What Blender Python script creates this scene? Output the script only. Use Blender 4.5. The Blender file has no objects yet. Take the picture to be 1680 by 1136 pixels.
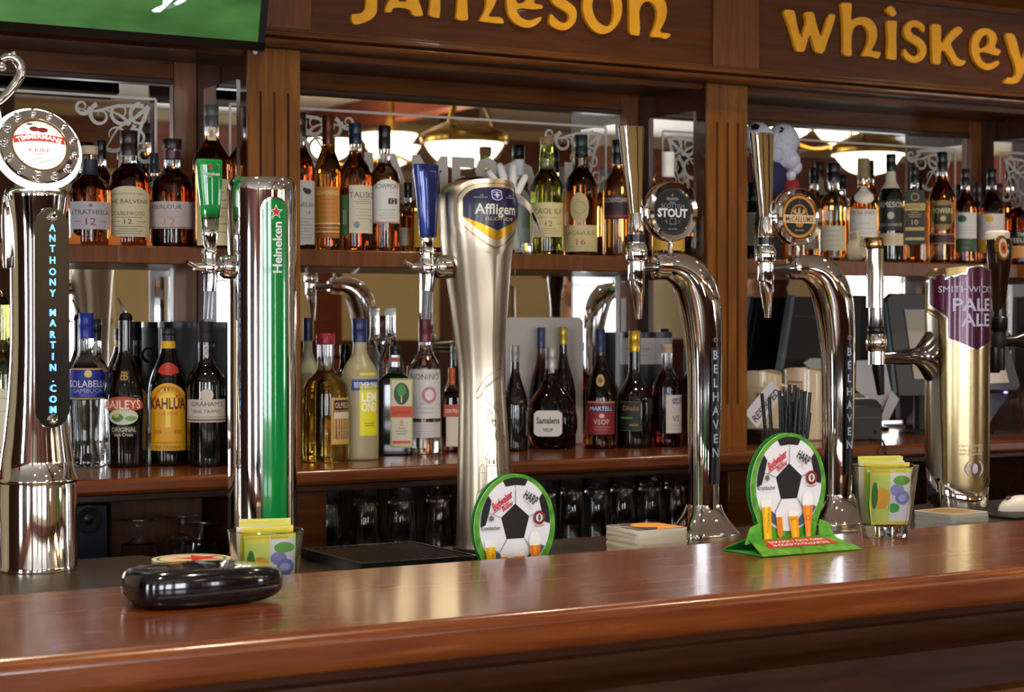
import bpy, bmesh, math, random
from mathutils import Vector, Matrix
from mathutils.geometry import tessellate_polygon
random.seed(7)
PI = math.pi
sc = bpy.context.scene
COL = sc.collection
# ---------------------------------------------------------------- camera
FPX, YAW, PITCH, EYE = 3077.0, math.radians(30.3), math.radians(0.707), 1.42
st, ct = math.sin(YAW), math.cos(YAW)
RT = Vector((ct, -st, 0))
FW = Vector((st*math.cos(PITCH), ct*math.cos(PITCH), -math.sin(PITCH)))
UP = RT.cross(FW)
cam_d = bpy.data.cameras.new('camera'); cam = bpy.data.objects.new('camera', cam_d); COL.objects.link(cam)
m = Matrix((RT, UP, -FW)).transposed().to_4x4(); m.translation = Vector((0, 0, EYE)); cam.matrix_world = m
cam_d.sensor_width = 36; cam_d.sensor_fit = 'HORIZONTAL'; cam_d.lens = FPX/1680*36
cam_d.clip_start = .05; cam_d.clip_end = 60
cam_d.dof.use_dof = True; cam_d.dof.focus_distance = 2.95; cam_d.dof.aperture_fstop = 10
sc.camera = cam
# ---------------------------------------------------------------- exposure, world
sc.view_settings.view_transform = 'Standard'; sc.view_settings.look = 'None'
sc.view_settings.gamma = 1; sc.view_settings.use_curve_mapping = False
sc.view_settings.exposure = 0.56
w = bpy.data.worlds.new('world'); sc.world = w; w.use_nodes = True
w.node_tree.nodes['Background'].inputs[0].default_value = (.75, .85, 1, 1)
w.node_tree.nodes['Background'].inputs[1].default_value = .6
sc.cycles.max_bounces = 14; sc.cycles.transmission_bounces = 10; sc.cycles.glossy_bounces = 6
sc.cycles.diffuse_bounces = 4; sc.cycles.transparent_max_bounces = 8
sc.cycles.use_denoising = True; sc.cycles.sample_clamp_indirect = 6
sc.cycles.blur_glossy = .5
WIN_E, LAMP_E, SPOT_W = 12.0, 7.0, 42.0     # daylight panes, chandelier bowls, added downlights

def P(px, py, Y):
    d = FW + RT*((px-840)/FPX) + UP*((568-py)/FPX)
    return Vector((0, 0, EYE)) + d*(Y/d.y)
def Q(px, py, z):
    d = FW + RT*((px-840)/FPX) + UP*((568-py)/FPX)
    return Vector((0, 0, EYE)) + d*((z-EYE)/d.z)
def S(px, Y):                       # pixels per metre, facing the camera
    p = P(px, 530, Y); return FPX/(p - Vector((0, 0, EYE))).dot(FW)
def facing(p): return -math.atan2(p.x, p.y)

# ---------------------------------------------------------------- materials
def lin(c):
    if isinstance(c, str):
        c = [int(c[i:i+2], 16)/255 for i in (0, 2, 4)]
        return tuple(x/12.92 if x <= .04045 else ((x+.055)/1.055)**2.4 for x in c)
    return c
_M = {}
def mat(name, col='808080', rough=.5, metal=0, trans=0, ior=1.45, emit=0, coat=0, spec=.5, alpha=1):
    if name in _M: return _M[name]
    ma = bpy.data.materials.new(name); ma.use_nodes = True
    b = ma.node_tree.nodes['Principled BSDF']; c = lin(col)
    b.inputs['Base Color'].default_value = (*c, 1); b.inputs['Roughness'].default_value = rough
    b.inputs['Metallic'].default_value = metal; b.inputs['IOR'].default_value = ior
    b.inputs['Transmission Weight'].default_value = trans; b.inputs['Coat Weight'].default_value = coat
    b.inputs['Specular IOR Level'].default_value = spec; b.inputs['Alpha'].default_value = alpha
    if emit: b.inputs['Emission Color'].default_value = (*c, 1); b.inputs['Emission Strength'].default_value = emit
    _M[name] = ma; return ma
def pc(hexc, rough=.45): return mat('print_'+hexc+('' if rough == .45 else str(rough)), hexc, rough)
def noise_mat(name, c1, c2, scale=(1, 1, 1), nscale=6, rough=.4, coat=0, bump=0, metal=0, detail=5, lo=.3, hi=.7, rvar=0):
    if name in _M: return _M[name]
    ma = mat(name, c1, rough, metal, coat=coat); nt = ma.node_tree; N = nt.nodes; L = nt.links
    b = N['Principled BSDF']
    tc = N.new('ShaderNodeTexCoord'); mp = N.new('ShaderNodeMapping'); mp.inputs['Scale'].default_value = scale
    L.new(tc.outputs['Object'], mp.inputs['Vector'])
    no = N.new('ShaderNodeTexNoise'); no.inputs['Scale'].default_value = nscale; no.inputs['Detail'].default_value = detail
    no.inputs['Distortion'].default_value = .6
    L.new(mp.outputs[0], no.inputs['Vector'])
    cr = N.new('ShaderNodeValToRGB'); cr.color_ramp.elements[0].position = lo; cr.color_ramp.elements[1].position = hi
    cr.color_ramp.elements[0].color = (*lin(c1), 1); cr.color_ramp.elements[1].color = (*lin(c2), 1)
    L.new(no.outputs[0], cr.inputs[0]); L.new(cr.outputs[0], b.inputs['Base Color'])
    if bump:
        bp = N.new('ShaderNodeBump'); bp.inputs['Strength'].default_value = bump; bp.inputs['Distance'].default_value = .002
        L.new(no.outputs[0], bp.inputs['Height']); L.new(bp.outputs[0], b.inputs['Normal'])
    if rvar:
        mr = N.new('ShaderNodeMapRange'); mr.inputs['To Min'].default_value = rough-rvar; mr.inputs['To Max'].default_value = rough+rvar
        L.new(no.outputs[0], mr.inputs['Value']); L.new(mr.outputs[0], b.inputs['Roughness'])
    return ma
def wood(name, c1, c2, axis='x', rough=.3, coat=.3, bump=.05, rvar=.05):
    s = {'x': (1.2, 14, 14), 'z': (14, 14, 1.2), 'y': (14, 1.2, 14)}[axis]
    return noise_mat(name, c1, c2, s, 5, rough, coat, bump=bump, detail=9, rvar=rvar)
W_TOP = wood('counter_wood', '5b2509', '763d13', 'x', .27, .4, .012, .015)
W_BACK = wood('back_counter_wood', '552508', '703810', 'x', .26, .4, .02, .02)
for q_ in (W_TOP, W_BACK): q_.node_tree.nodes['Principled BSDF'].inputs['Coat Roughness'].default_value = .13
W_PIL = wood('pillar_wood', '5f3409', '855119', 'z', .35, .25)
W_HDR = wood('header_wood', '3f1c05', '572b0a', 'x', .4, .15)
W_MLD = wood('moulding_wood', '482307', '643810', 'x', .33, .3)
W_DRK = wood('dark_wood', '241007', '3b1d0d', 'x', .35, .2)
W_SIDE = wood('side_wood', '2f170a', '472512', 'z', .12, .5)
W_STL = wood('stile_wood', '532a0a', '713f14', 'z', .35, .2)
for q_ in (W_PIL, W_HDR, W_MLD): q_.node_tree.nodes['Principled BSDF'].inputs['Specular IOR Level'].default_value = .3
CHROME = mat('chrome', (.86, .85, .84), .045, 1)
CHROME_D = mat('dark_chrome', (.30, .29, .29), .12, 1)
STEEL = noise_mat('brushed_steel', '6a5c4c', '7d6f5e', (1, 30, 30), 8, .32, metal=1)
NICKEL = noise_mat('champagne_metal', 'c6b79f', 'cec0aa', (20, 20, .6), 6, .3, metal=1)
GOLDM = noise_mat('gold_metal', 'c4ae80', 'cbb78b', (20, 20, .6), 6, .26, metal=1)
BRASS = mat('brass', 'b08a3c', .22, 1)
BLK = mat('black_plastic', '0c0c0e', .28); BLKM = mat('matt_black', '121214', .55)
GREY = mat('grey_plastic', '55565a', .4)
WHITE = mat('white_plastic', 'dcdad6', .4)
MIRROR = mat('mirror_glass', (.84, .85, .84), .012, 1)
FROST = mat('frosted_etching', 'c4bfb2', .6)
GL = mat('clear_glass', (.97, .99, .98), .025, 0, 1, 1.47)
GLT = mat('tumbler_glass', (.98, .98, .98), .05, 0, 1, 1.45)
AMB = mat('amber_whisky', (.62, .27, .05), .025, 0, 1, 1.40)
AMBD = mat('dark_amber_whisky', (.36, .11, .025), .025, 0, 1, 1.40)
AMBR = mat('red_amber_whisky', (.60, .12, .03), .025, 0, 1, 1.40)
GOLDL = mat('golden_spirit', (.86, .58, .10), .025, 0, 1, 1.40)
GREENG = mat('olive_glass', (.30, .33, .06), .025, 0, 1, 1.45)
DKG = mat('dark_bottle_glass', '0a0806', .06, coat=.5)
DKGR = mat('dark_green_glass', '0c140a', .06, coat=.5)
BRG = mat('brown_bottle_glass', (.13, .035, .008), .025, 0, 1, 1.45)
REDL = mat('red_spirit', (.40, .03, .03), .025, 0, 1, 1.40)
FROSTY = mat('frosted_lemon_glass', 'b9ac86', .35, trans=.35)

# ---------------------------------------------------------------- mesh builder
class MB:
    def __init__(s): s.v = []; s.f = []; s.fm = []; s.ms = []
    def mi(s, ma):
        if ma not in s.ms: s.ms.append(ma)
        return s.ms.index(ma)
    def add(s, vs, fs, ma):
        o = len(s.v); s.v += [Vector(x) for x in vs]; k = s.mi(ma)
        for f in fs: s.f.append([o+i for i in f]); s.fm.append(k)
    def box(s, a, b, ma):
        x0, y0, z0 = a; x1, y1, z1 = b
        vs = [(x0,y0,z0),(x1,y0,z0),(x1,y1,z0),(x0,y1,z0),(x0,y0,z1),(x1,y0,z1),(x1,y1,z1),(x0,y1,z1)]
        s.add(vs, [(0,3,2,1),(4,5,6,7),(0,1,5,4),(1,2,6,5),(2,3,7,6),(3,0,4,7)], ma)
    def obox(s, c, ax, ay, az, ma):          # box from its centre and three half vectors
        c = Vector(c); vs = []
        for k in (-1, 1):
            for i, j in ((-1,-1),(1,-1),(1,1),(-1,1)): vs.append(c + Vector(ax)*i + Vector(ay)*j + Vector(az)*k)
        s.add(vs, [(0,3,2,1),(4,5,6,7),(0,1,5,4),(1,2,6,5),(2,3,7,6),(3,0,4,7)], ma)
    def loft(s, rings, ma, cap0=True, cap1=True, closed=True):
        n = len(rings[0]); vs = [p for r in rings for p in r]; fs = []
        for i in range(len(rings)-1):
            for j in range(n if closed else n-1):
                k = (j+1) % n; fs.append((i*n+j, i*n+k, (i+1)*n+k, (i+1)*n+j))
        if cap0: fs.append(tuple(reversed(range(n))))
        if cap1: fs.append(tuple((len(rings)-1)*n+j for j in range(n)))
        s.add(vs, fs, ma)
    def lathe(s, c, prof, ma, seg=28, sec=None, mats=None, phi=0):
        # prof: (r, z) list from bottom to top; c: base centre; sec(a) -> (x, y) unit section
        c = Vector(c); rings = []
        for r, z in prof:
            ring = []
            for k in range(seg):
                a = 2*PI*k/seg; x, y = sec(a) if sec else (math.cos(a), math.sin(a))
                ring.append(c + Vector(((x*math.cos(phi)-y*math.sin(phi))*r, (x*math.sin(phi)+y*math.cos(phi))*r, z)))
            rings.append(ring)
        if not mats: s.loft(rings, ma); return
        # mats(z)-> material per band
        n = seg; o = len(s.v); s.v += [p for r in rings for p in r]
        for i in range(len(rings)-1):
            k_ = s.mi(mats((prof[i][1]+prof[i+1][1])/2))
            for j in range(n):
                k = (j+1) % n; s.f.append([o+i*n+j, o+i*n+k, o+(i+1)*n+k, o+(i+1)*n+j]); s.fm.append(k_)
        s.f.append([o+j for j in reversed(range(n))]); s.fm.append(s.mi(mats(prof[0][1])))
        s.f.append([o+(len(rings)-1)*n+j for j in range(n)]); s.fm.append(s.mi(mats(prof[-1][1])))
    def tube(s, pts, rad, ma, seg=14, caps=True, squash=None):
        pts = [Vector(p) for p in pts]; n = len(pts)
        if not hasattr(rad, '__len__'): rad = [rad]*n
        if len(rad) != n:
            r_ = rad; rad = []
            for i in range(n):
                t = i/(n-1)*(len(r_)-1); j = min(int(t), len(r_)-2); rad.append(r_[j]+(r_[j+1]-r_[j])*(t-j))
        rings = []; ref = None
        for i in range(n):
            t = (pts[min(i+1, n-1)]-pts[max(i-1, 0)]).normalized()
            if ref is None:
                ref = Vector((0, 1, 0)) if abs(t.y) < .9 else Vector((1, 0, 0))
            b = t.cross(ref).normalized(); ref = b.cross(t).normalized()
            q = squash or 1
            rings.append([pts[i] + (ref*math.cos(2*PI*k/seg)*q + b*math.sin(2*PI*k/seg))*rad[i] for k in range(seg)])
        s.loft(rings, ma, caps, caps)
    def prism(s, pts, mp, o0, o1, ma, edge=None):   # 2-D outline extruded between two offsets of a mapper
        n = len(pts); A = [mp(u, v, o0) for u, v in pts]; B = [mp(u, v, o1) for u, v in pts]
        tri = tessellate_polygon([[Vector((u, v, 0)) for u, v in pts]])
        s.add(B, [tuple(t) for t in tri], ma); s.add(A, [tuple(reversed(t)) for t in tri], ma)
        s.add(A+B, [(i, (i+1) % n, n+(i+1) % n, n+i) for i in range(n)], edge or ma)
    def build(s, name, parent=None, bevel=0, sharp=35, seg=2, recalc=True, loc=None):
        me = bpy.data.meshes.new(name)
        root = parent
        while root is not None and root.parent is not None: root = root.parent
        o0 = Vector(root.location) if root is not None else (Vector(loc) if loc is not None else Vector((0, 0, 0)))
        me.from_pydata([v-o0 for v in s.v], [], s.f)
        for ma in s.ms: me.materials.append(ma)
        me.polygons.foreach_set('material_index', s.fm)
        if recalc:
            bm = bmesh.new(); bm.from_mesh(me); bmesh.ops.remove_doubles(bm, verts=bm.verts, dist=1e-6)
            bmesh.ops.recalc_face_normals(bm, faces=bm.faces); bm.to_mesh(me); bm.free()
        me.polygons.foreach_set('use_smooth', [True]*len(me.polygons)); me.set_sharp_from_angle(angle=math.radians(sharp))
        o = bpy.data.objects.new(name, me); COL.objects.link(o)
        if parent is not None: o.parent = parent
        elif loc is not None: o.location = loc
        if bevel:
            md = o.modifiers.new('edge', 'BEVEL'); md.width = bevel; md.segments = seg; md.limit_method = 'ANGLE'; md.angle_limit = math.radians(40)
            md.harden_normals = False
        return o
def tag(o, label=None, cat=None, group=None, kind=None):
    if label: o['label'] = label
    if cat: o['category'] = cat
    if group: o['group'] = group
    if kind: o['kind'] = kind
    return o
def root(name, loc, label, cat, group=None, kind=None):
    o = bpy.data.objects.new(name, None); o.empty_display_size = .05; COL.objects.link(o); o.location = loc
    return tag(o, label, cat, group, kind)
def struct(mb, name, **k): return tag(mb.build(name, **k), kind='structure')
def chaikin(p, it=2, closed=False):
    for _ in range(it):
        q = [] if closed else [p[0]]
        for i in range(len(p) if closed else len(p)-1):
            a, b = p[i], p[(i+1) % len(p)]
            q.append(tuple(a[k]*.75+b[k]*.25 for k in range(len(a)))); q.append(tuple(a[k]*.25+b[k]*.75 for k in range(len(a))))
        if not closed: q.append(p[-1])
        p = q
    return p
def spiral(cx, cy, r0, r1, a0, a1, n=22):
    return [(cx+(r0+(r1-r0)*t/n)*math.cos(a0+(a1-a0)*t/n), cy+(r0+(r1-r0)*t/n)*math.sin(a0+(a1-a0)*t/n)) for t in range(n+1)]
def sqsec(n, k=1):
    def f(a):
        c, s_ = math.cos(a), math.sin(a)
        return (math.copysign(abs(c)**(2/n), c), math.copysign(abs(s_)**(2/n), s_)*k)
    return f

# ---------------------------------------------------------------- mappers and printed artwork
def plane_map(o, ux, uz):
    o, ux, uz = Vector(o), Vector(ux).normalized(), Vector(uz).normalized(); n = ux.cross(uz)
    return lambda u, v, w_: o + ux*u + uz*v + n*w_
def cyl_map(cx, cy, R, z0, phi=0):
    Rf = R if callable(R) else (lambda z: R)
    def f(u, v, w_):
        r = Rf(z0+v); a = phi + u/max(r, .004); return Vector((cx+(r+w_)*math.sin(a), cy-(r+w_)*math.cos(a), z0+v))
    return f
_T = {}
def glyphs(text, bold=0):
    key = (text, bold)
    if key not in _T:
        cu = bpy.data.curves.new('t', 'FONT'); cu.body = text; cu.size = 1; cu.resolution_u = 2; cu.offset = bold
        ob = bpy.data.objects.new('t', cu); COL.objects.link(ob)
        dg = bpy.context.evaluated_depsgraph_get(); me = bpy.data.meshes.new_from_object(ob.evaluated_get(dg))
        v = [(x.co.x, x.co.y) for x in me.vertices]; f = [tuple(p.vertices) for p in me.polygons]
        bpy.data.objects.remove(ob); bpy.data.curves.remove(cu); bpy.data.meshes.remove(me)
        if not v: v = [(0, 0)]
        x0 = min(a for a, b in v); x1 = max(a for a, b in v)
        _T[key] = ([((a-(x0+x1)/2)/.7, b/.7) for a, b in v], f, (x1-x0)/.7)
    return _T[key]
STEP = .0001
def split(v, f, sx, lim):       # cut wide faces so that lettering follows a curved surface
    v = list(v); out = []; st_ = []
    for t in f:
        for j in range(1, len(t)-1): st_.append((t[0], t[j], t[j+1]))
    while st_:
        a, b, c = st_.pop(); e = [(abs(v[p][0]-v[q][0])*sx, p, q, r) for p, q, r in ((a, b, c), (b, c, a), (c, a, b))]; m_ = max(e)
        if m_[0] <= lim or len(out) > 4000: out.append((a, b, c)); continue
        _, p, q, r = m_; v.append(((v[p][0]+v[q][0])/2, (v[p][1]+v[q][1])/2)); k = len(v)-1; st_ += [(p, k, r), (k, q, r)]
    return v, out
def art(mb, mp, items, w0=.0003, grid=.006):
    w_ = w0
    for it in items:
        w_ += STEP; k = it[0]
        if k == 'r':
            _, cx, cy, w, h, ma = it[:6]; n = max(1, int(w/grid)); vs = []
            for i in range(n+1):
                u = cx-w/2+w*i/n; vs += [mp(u, cy-h/2, w_), mp(u, cy+h/2, w_)]
            mb.add(vs, [(2*i, 2*i+2, 2*i+3, 2*i+1) for i in range(n)], ma)
        elif k == 's':      # column shape: half width, lo(x), hi(x) with x in -1..1
            _, cx, cy, hw, lo, hi, ma = it; n = 20; R_ = 6; vs = []
            for i in range(n+1):
                x = -1+2*i/n; a, c = lo(x), hi(x); vs += [mp(cx+hw*x, cy+a+(c-a)*j/R_, w_) for j in range(R_+1)]
            k_ = R_+1; mb.add(vs, [(k_*i+j, k_*(i+1)+j, k_*(i+1)+j+1, k_*i+j+1) for i in range(n) for j in range(R_)], ma)
        elif k == 'e':
            _, cx, cy, rx, ry, ma = it[:6]; n = 24; vs = []
            for i in range(n+1):
                a = PI*i/n; x = -rx*math.cos(a); h_ = ry*math.sin(a); vs += [mp(cx+x, cy+h_*(j/2-1), w_) for j in range(5)]
            mb.add(vs, [(5*i+j, 5*(i+1)+j, 5*(i+1)+j+1, 5*i+j+1) for i in range(n) for j in range(4)], ma)
        elif k == 'ring':
            _, cx, cy, r1, r2, ma = it[:6]; q = it[6] if len(it) > 6 else 1; n = 40; vs = []
            for i in range(n):
                c, s_ = math.cos(2*PI*i/n), math.sin(2*PI*i/n); vs += [mp(cx+r1*c, cy+r1*s_*q, w_), mp(cx+r2*c, cy+r2*s_*q, w_)]
            mb.add(vs, [(2*i, 2*i+1, 2*((i+1) % n)+1, 2*((i+1) % n)) for i in range(n)], ma)
        elif k == 'p':
            _, pts, ma = it; tri = tessellate_polygon([[Vector((a, b, 0)) for a, b in pts]])
            if grid < .01: pts, tri = split(pts, tri, 1, .004)
            mb.add([mp(a, b, w_) for a, b in pts], [tuple(t) for t in tri], ma)
        elif k == 'l':
            _, pts, wd, ma = it; vs = []; n = len(pts)
            for i in range(n):
                a, b = pts[max(i-1, 0)], pts[min(i+1, n-1)]; dx, dy = b[0]-a[0], b[1]-a[1]; d = math.hypot(dx, dy) or 1
                ww = (wd(i/(n-1)) if callable(wd) else wd)/2; nx, ny = -dy/d*ww, dx/d*ww
                vs += [mp(pts[i][0]-nx, pts[i][1]-ny, w_), mp(pts[i][0]+nx, pts[i][1]+ny, w_)]
            mb.add(vs, [(2*i, 2*i+2, 2*i+3, 2*i+1) for i in range(n-1)], ma)
        elif k == 't':
            _, txt, cx, cy, h, ma = it[:6]; o = it[6] if len(it) > 6 else {}
            v, f, wd = glyphs(txt, o.get('b', 0)); sx = h*o.get('sx', 1)
            if 'w' in o: sx = o['w']/wd
            ro = math.radians(o.get('rot', 0)); R = o.get('arc'); sl = o.get('sl', 0); vs = []
            if grid < .01: v, f = split(v, f, sx, .0022)
            for a, b in v:
                x, y = a*sx + b*h*sl, b*h - (0 if R else h/2)
                if R:
                    if R > 0: th = PI/2 - x/R + ro; rr = R+y; x, y = rr*math.cos(th), rr*math.sin(th)
                    else: th = -PI/2 + x/(-R) + ro; rr = -R-y; x, y = rr*math.cos(th), rr*math.sin(th)
                elif ro: x, y = x*math.cos(ro)-y*math.sin(ro), x*math.sin(ro)+y*math.cos(ro)
                vs.append(mp(cx+x, cy+y, w_))
            mb.add(vs, f, ma)
def star(cx, cy, r, n=5, k=.4, a0=PI/2):
    return [(cx+(r if i % 2 == 0 else r*k)*math.cos(a0+PI*i/n), cy+(r if i % 2 == 0 else r*k)*math.sin(a0+PI*i/n)) for i in range(2*n)]

# ================================================================ THE ROOM
CREAM = noise_mat('cream_plaster', 'c9b48a', 'd3bf97', (1, 1, 1), 3, .7)
CEILM = noise_mat('ceiling_paint', 'cfc8bb', 'd8d2c6', (1, 1, 1), 3, .75)
REDW = wood('red_brown_frieze', '5c2412', '7a351a', 'x', .4, .1)
FLOORM = wood('floor_boards', '4a2d18', '6b4526', 'x', .35, .2)
RX0, RX1, RY0, RY1, RZ = -3.6, 12.6, -4.3, 3.86, 2.82
b = MB(); b.box((RX0-.1, RY0-.1, -.1), (RX1+.1, RY1+.1, 0), FLOORM); struct(b, 'floor')
b = MB(); b.box((RX0-.1, RY0-.1, RZ), (RX1+.1, RY1+.1, RZ+.1), CEILM); struct(b, 'ceiling')
b = MB(); b.box((RX0-.1, RY1, 0), (RX1+.1, RY1+.1, RZ), CREAM); struct(b, 'wall_back')
def wall_with_windows(name, horizontal, pos, a0, a1, wins, z0, z1, zl=None):
    b = MB(); t = .12
    def bx(u0, u1, za, zb, ma=CREAM):
        if u1-u0 < 1e-4: return
        if horizontal: b.box((u0, pos-t, za), (u1, pos, zb), ma)
        else: b.box((pos-t, u0, za), (pos, u1, zb), ma)
    bx(a0, a1, 0, z0); bx(a0, a1, z1, RZ); e = a0
    for k, (u0, u1) in enumerate(wins):
        bx(e, u0, z0, z1); e = u1
        if zl and zl[k] < z1: bx(u0, u1, zl[k], z1)
    bx(e, a1, z0, z1); struct(b, name)
PANE = mat('daylight_pane', (.90, .94, 1.0), .5, emit=WIN_E)
WF = mat('window_paint', 'd8d4cc', .4)
NW = [0]
def window(horizontal, pos, u0, u1, z0, z1):
    NW[0] += 1
    def pt(u, d, z): return (u, pos-d, z) if horizontal else (pos-d, u, z)
    b = MB(); fr = .05
    def bx(ua, ub, za, zb, d0=.02, d1=.08):
        p, q = pt(ua, d1, za), pt(ub, d0, zb); b.box([min(p[i], q[i]) for i in range(3)], [max(p[i], q[i]) for i in range(3)], WF)
    bx(u0, u0+fr, z0, z1); bx(u1-fr, u1, z0, z1); bx(u0, u1, z0, z0+fr); bx(u0, u1, z1-fr, z1)
    um = (u0+u1)/2; bx(um-.02, um+.02, z0, z1); bx(u0, u1, z0+(z1-z0)*.62, z0+(z1-z0)*.62+.03)
    o = struct(b, 'window_%d' % NW[0])
    g = MB(); p, q = pt(u0+fr/2, .06, z0+fr/2), pt(u1-fr/2, .05, z1-fr/2)
    g.box([min(p[i], q[i]) for i in range(3)], [max(p[i], q[i]) for i in range(3)], PANE); g.build('pane', o)
WB = [(-2.9, -1.6), (-1.1, .2), (.7, 2.0), (3.5, 3.9), (9.7, 11.6)]; WT = [2.2, 2.2, 2.2, 1.76, 1.8]
wall_with_windows('wall_front', True, RY0, RX0-.1, RX1+.1, WB, .85, 2.2, WT)
for (u0, u1), zt_ in zip(WB, WT): window(True, RY0, u0, u1, .85, zt_)
WL = [(-2.6, -1.7), (.2, 1.0)]
wall_with_windows('wall_left', False, RX0, RY0, RY1, WL, .85, 2.2)
for u0, u1 in WL: window(False, RX0, u0, u1, .85, 2.2)
b = MB(); b.box((RX1, RY0, 0), (RX1+.1, RY1, RZ), CREAM); struct(b, 'wall_right')
# red-brown frieze and wainscot, beams under the ceiling
b = MB(); b.box((RX0, RY0, 2.42), (RX1, RY0+.05, 2.74), REDW); struct(b, 'trim_1', bevel=.004)
PANW = wood('wainscot_wood', '35190c', '4c2814', 'z', .4, .1)
b = MB(); b.box((RX0, RY0, 0), (RX1, RY0+.04, .82), PANW)
e_ = RX0
for u0, u1 in WB+[(RX1, RX1)]:
    b.box((e_, RY0, .82), (u0-.03, RY0+.04, 1.30), PANW); e_ = u1+.03
struct(b, 'trim_2', bevel=.004)
b = MB(); e_ = RY0
for u0, u1 in WL+[(RY1, RY1)]:
    b.box((RX0, e_, 0), (RX0+.04, u0-.03, 2.3), PANW); e_ = u1+.03
b.box((RX0, RY0, 2.3), (RX0+.05, RY1, 2.74), REDW); b.box((RX0, RY0, 0), (RX0+.04, RY1, .83), PANW)
struct(b, 'trim_6', bevel=.004)
b = MB()  # dark room posts added to put dark streaks into the chrome reflections
for x, y in ((-1.35, -.9), (-2.3, 1.9), (.55, -2.2), (2.75, -2.9), (5.9, -3.3), (-.7, -2.9)): b.box((x-.10, y-.10, 0), (x+.10, y+.10, RZ), PANW)
struct(b, 'added_posts', bevel=.01)
b = MB(); b.box((RX1-.05, RY0, 2.42), (RX1, RY1, 2.74), REDW); b.box((RX1-.04, RY0, 0), (RX1, RY1, 1.5), PANW); struct(b, 'trim_3')
b = MB()
for x in (1.9, 5.2, 8.6): b.box((x-.07, RY0+.05, RZ-.16), (x+.07, 1.6, RZ), REDW)
struct(b, 'trim_4')
b = MB()
for x in (2.3, 5.4, 8.4): b.box((x-.09, RY0, .82), (x+.09, RY0+.07, 2.42), REDW)
struct(b, 'trim_5')
# downlights added above the bar and room for sparkle and front light
def downlight(x, y, label):
    r = root('added_downlight', (x, y, RZ), label, 'ceiling light', 'added downlights')
    b = MB(); b.lathe((x, y, RZ-.012), [(.055, 0), (.06, .004), (.06, .011)], WHITE, 24); b.build('rim', r)
    b = MB(); b.lathe((x, y, RZ-.016), [(.04, 0), (.042, .0035)], mat('lamp_disc', (1, .86, .66), .5, emit=20), 24); b.build('lamp_disc', r)
    l = bpy.data.lights.new('lamp', 'SPOT'); l.energy = SPOT_W; l.color = (1, .84, .62); l.spot_size = math.radians(105); l.spot_blend = .8; l.shadow_soft_size = .045
    o = bpy.data.objects.new('lamp', l); COL.objects.link(o); o.location = (0, 0, -.03); o.parent = r
for i, (x, y) in enumerate(((.1, 1.2), (1.3, 1.2), (2.5, 1.2), (3.7, 1.2), (.9, 2.75), (2.2, 2.75), (3.5, 2.75), (.4, -.7), (2.4, -.7), (4.2, -.3))):  # row behind the camera added to light the tumblers
    downlight(x, y, 'added round white downlight in the ceiling, ' + ['over the guest side left of the camera', 'over the guest side at the green and chrome font', 'over the guest side at the black stout badge', 'over the guest side at the burgundy font',
        'above the gap behind the green and chrome font', 'above the gap behind the two curved chrome fonts', 'above the gap behind the burgundy font', 'over the room behind the camera, left one', 'over the room behind the camera, middle one', 'over the room behind the camera, right one'][i])
# chandeliers with glowing bowls (seen in the mirrors)
BOWL = mat('alabaster_bowl', (1, .80, .48), .5, emit=LAMP_E)
def chandelier(x, y, z, r_, label):
    r = root('chandelier', (x, y, z), label, 'lamp', 'bowl chandeliers')
    b = MB(); b.lathe((x, y, z-.16*r_/.25), chaikin([(.02, 0), (r_*.55, .02), (r_*.85, .09), (r_*.98, .155)], 2), BOWL, 32); b.build('bowl', r)
    b = MB(); b.lathe((x, y, z), chaikin([(r_*1.0, -.02), (r_*1.03, -.005), (r_*1.03, .03), (r_*.9, .045), (r_*.5, .09), (.03, .11)], 1), BRASS, 32); b.build('bronze_cover', r)
    b = MB()
    for k in range(3):
        a = 2*PI*k/3+.4; b.tube([(x+r_*.75*math.cos(a), y+r_*.75*math.sin(a), z+.05), (x+.02*math.cos(a), y+.02*math.sin(a), RZ-.09)], .009, BRASS, 8)
    b.build('hanging_rods', r)
    b = MB(); b.lathe((x, y, RZ-.1), [(.02, 0), (.05, .03), (.07, .1)], BRASS, 20); b.build('ceiling_rose', r)
def arm_chandelier(x, y, z, label):
    r = root('chandelier', (x, y, z), label, 'lamp', 'three-bowl chandeliers')
    b = MB(); b.lathe((x, y, z-.1), chaikin([(.01, 0), (.05, .05), (.03, .12), (.05, .2), (.02, .3), (.02, RZ-z-.0)], 1), BRASS, 16); b.build('stem', r)
    for k in range(4):
        a = 2*PI*k/4+.5; cx, cy = x+.36*math.cos(a), y+.36*math.sin(a)
        b = MB(); b.tube(chaikin([(x, y, z+.0), (x+.2*math.cos(a), y+.2*math.sin(a), z-.1), (cx, cy, z-.06)], 2), .012, BRASS, 8); b.build('arm', r)
        b = MB(); b.lathe((cx, cy, z-.05), chaikin([(.03, 0), (.10, .03), (.15, .10), (.165, .12)], 2), BOWL, 24); b.build('bowl', r)
chandelier(4.67, -1.0, 2.36, .22, 'brass bowl chandelier glowing over the tables, reflected beside the hand sign')
arm_chandelier(4.95, -2.4, 2.42, 'four-armed brass chandelier reflected above the navy tap handle')
chandelier(6.95, -.5, 2.37, .205, 'brass bowl chandelier reflected above the right-hand row of bottles')
arm_chandelier(7.45, -1.9, 2.60, 'four-armed brass chandelier reflected beside the football hat')
chandelier(2.2, -1.9, 2.36, .22, 'brass bowl chandelier behind the camera position')

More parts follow.
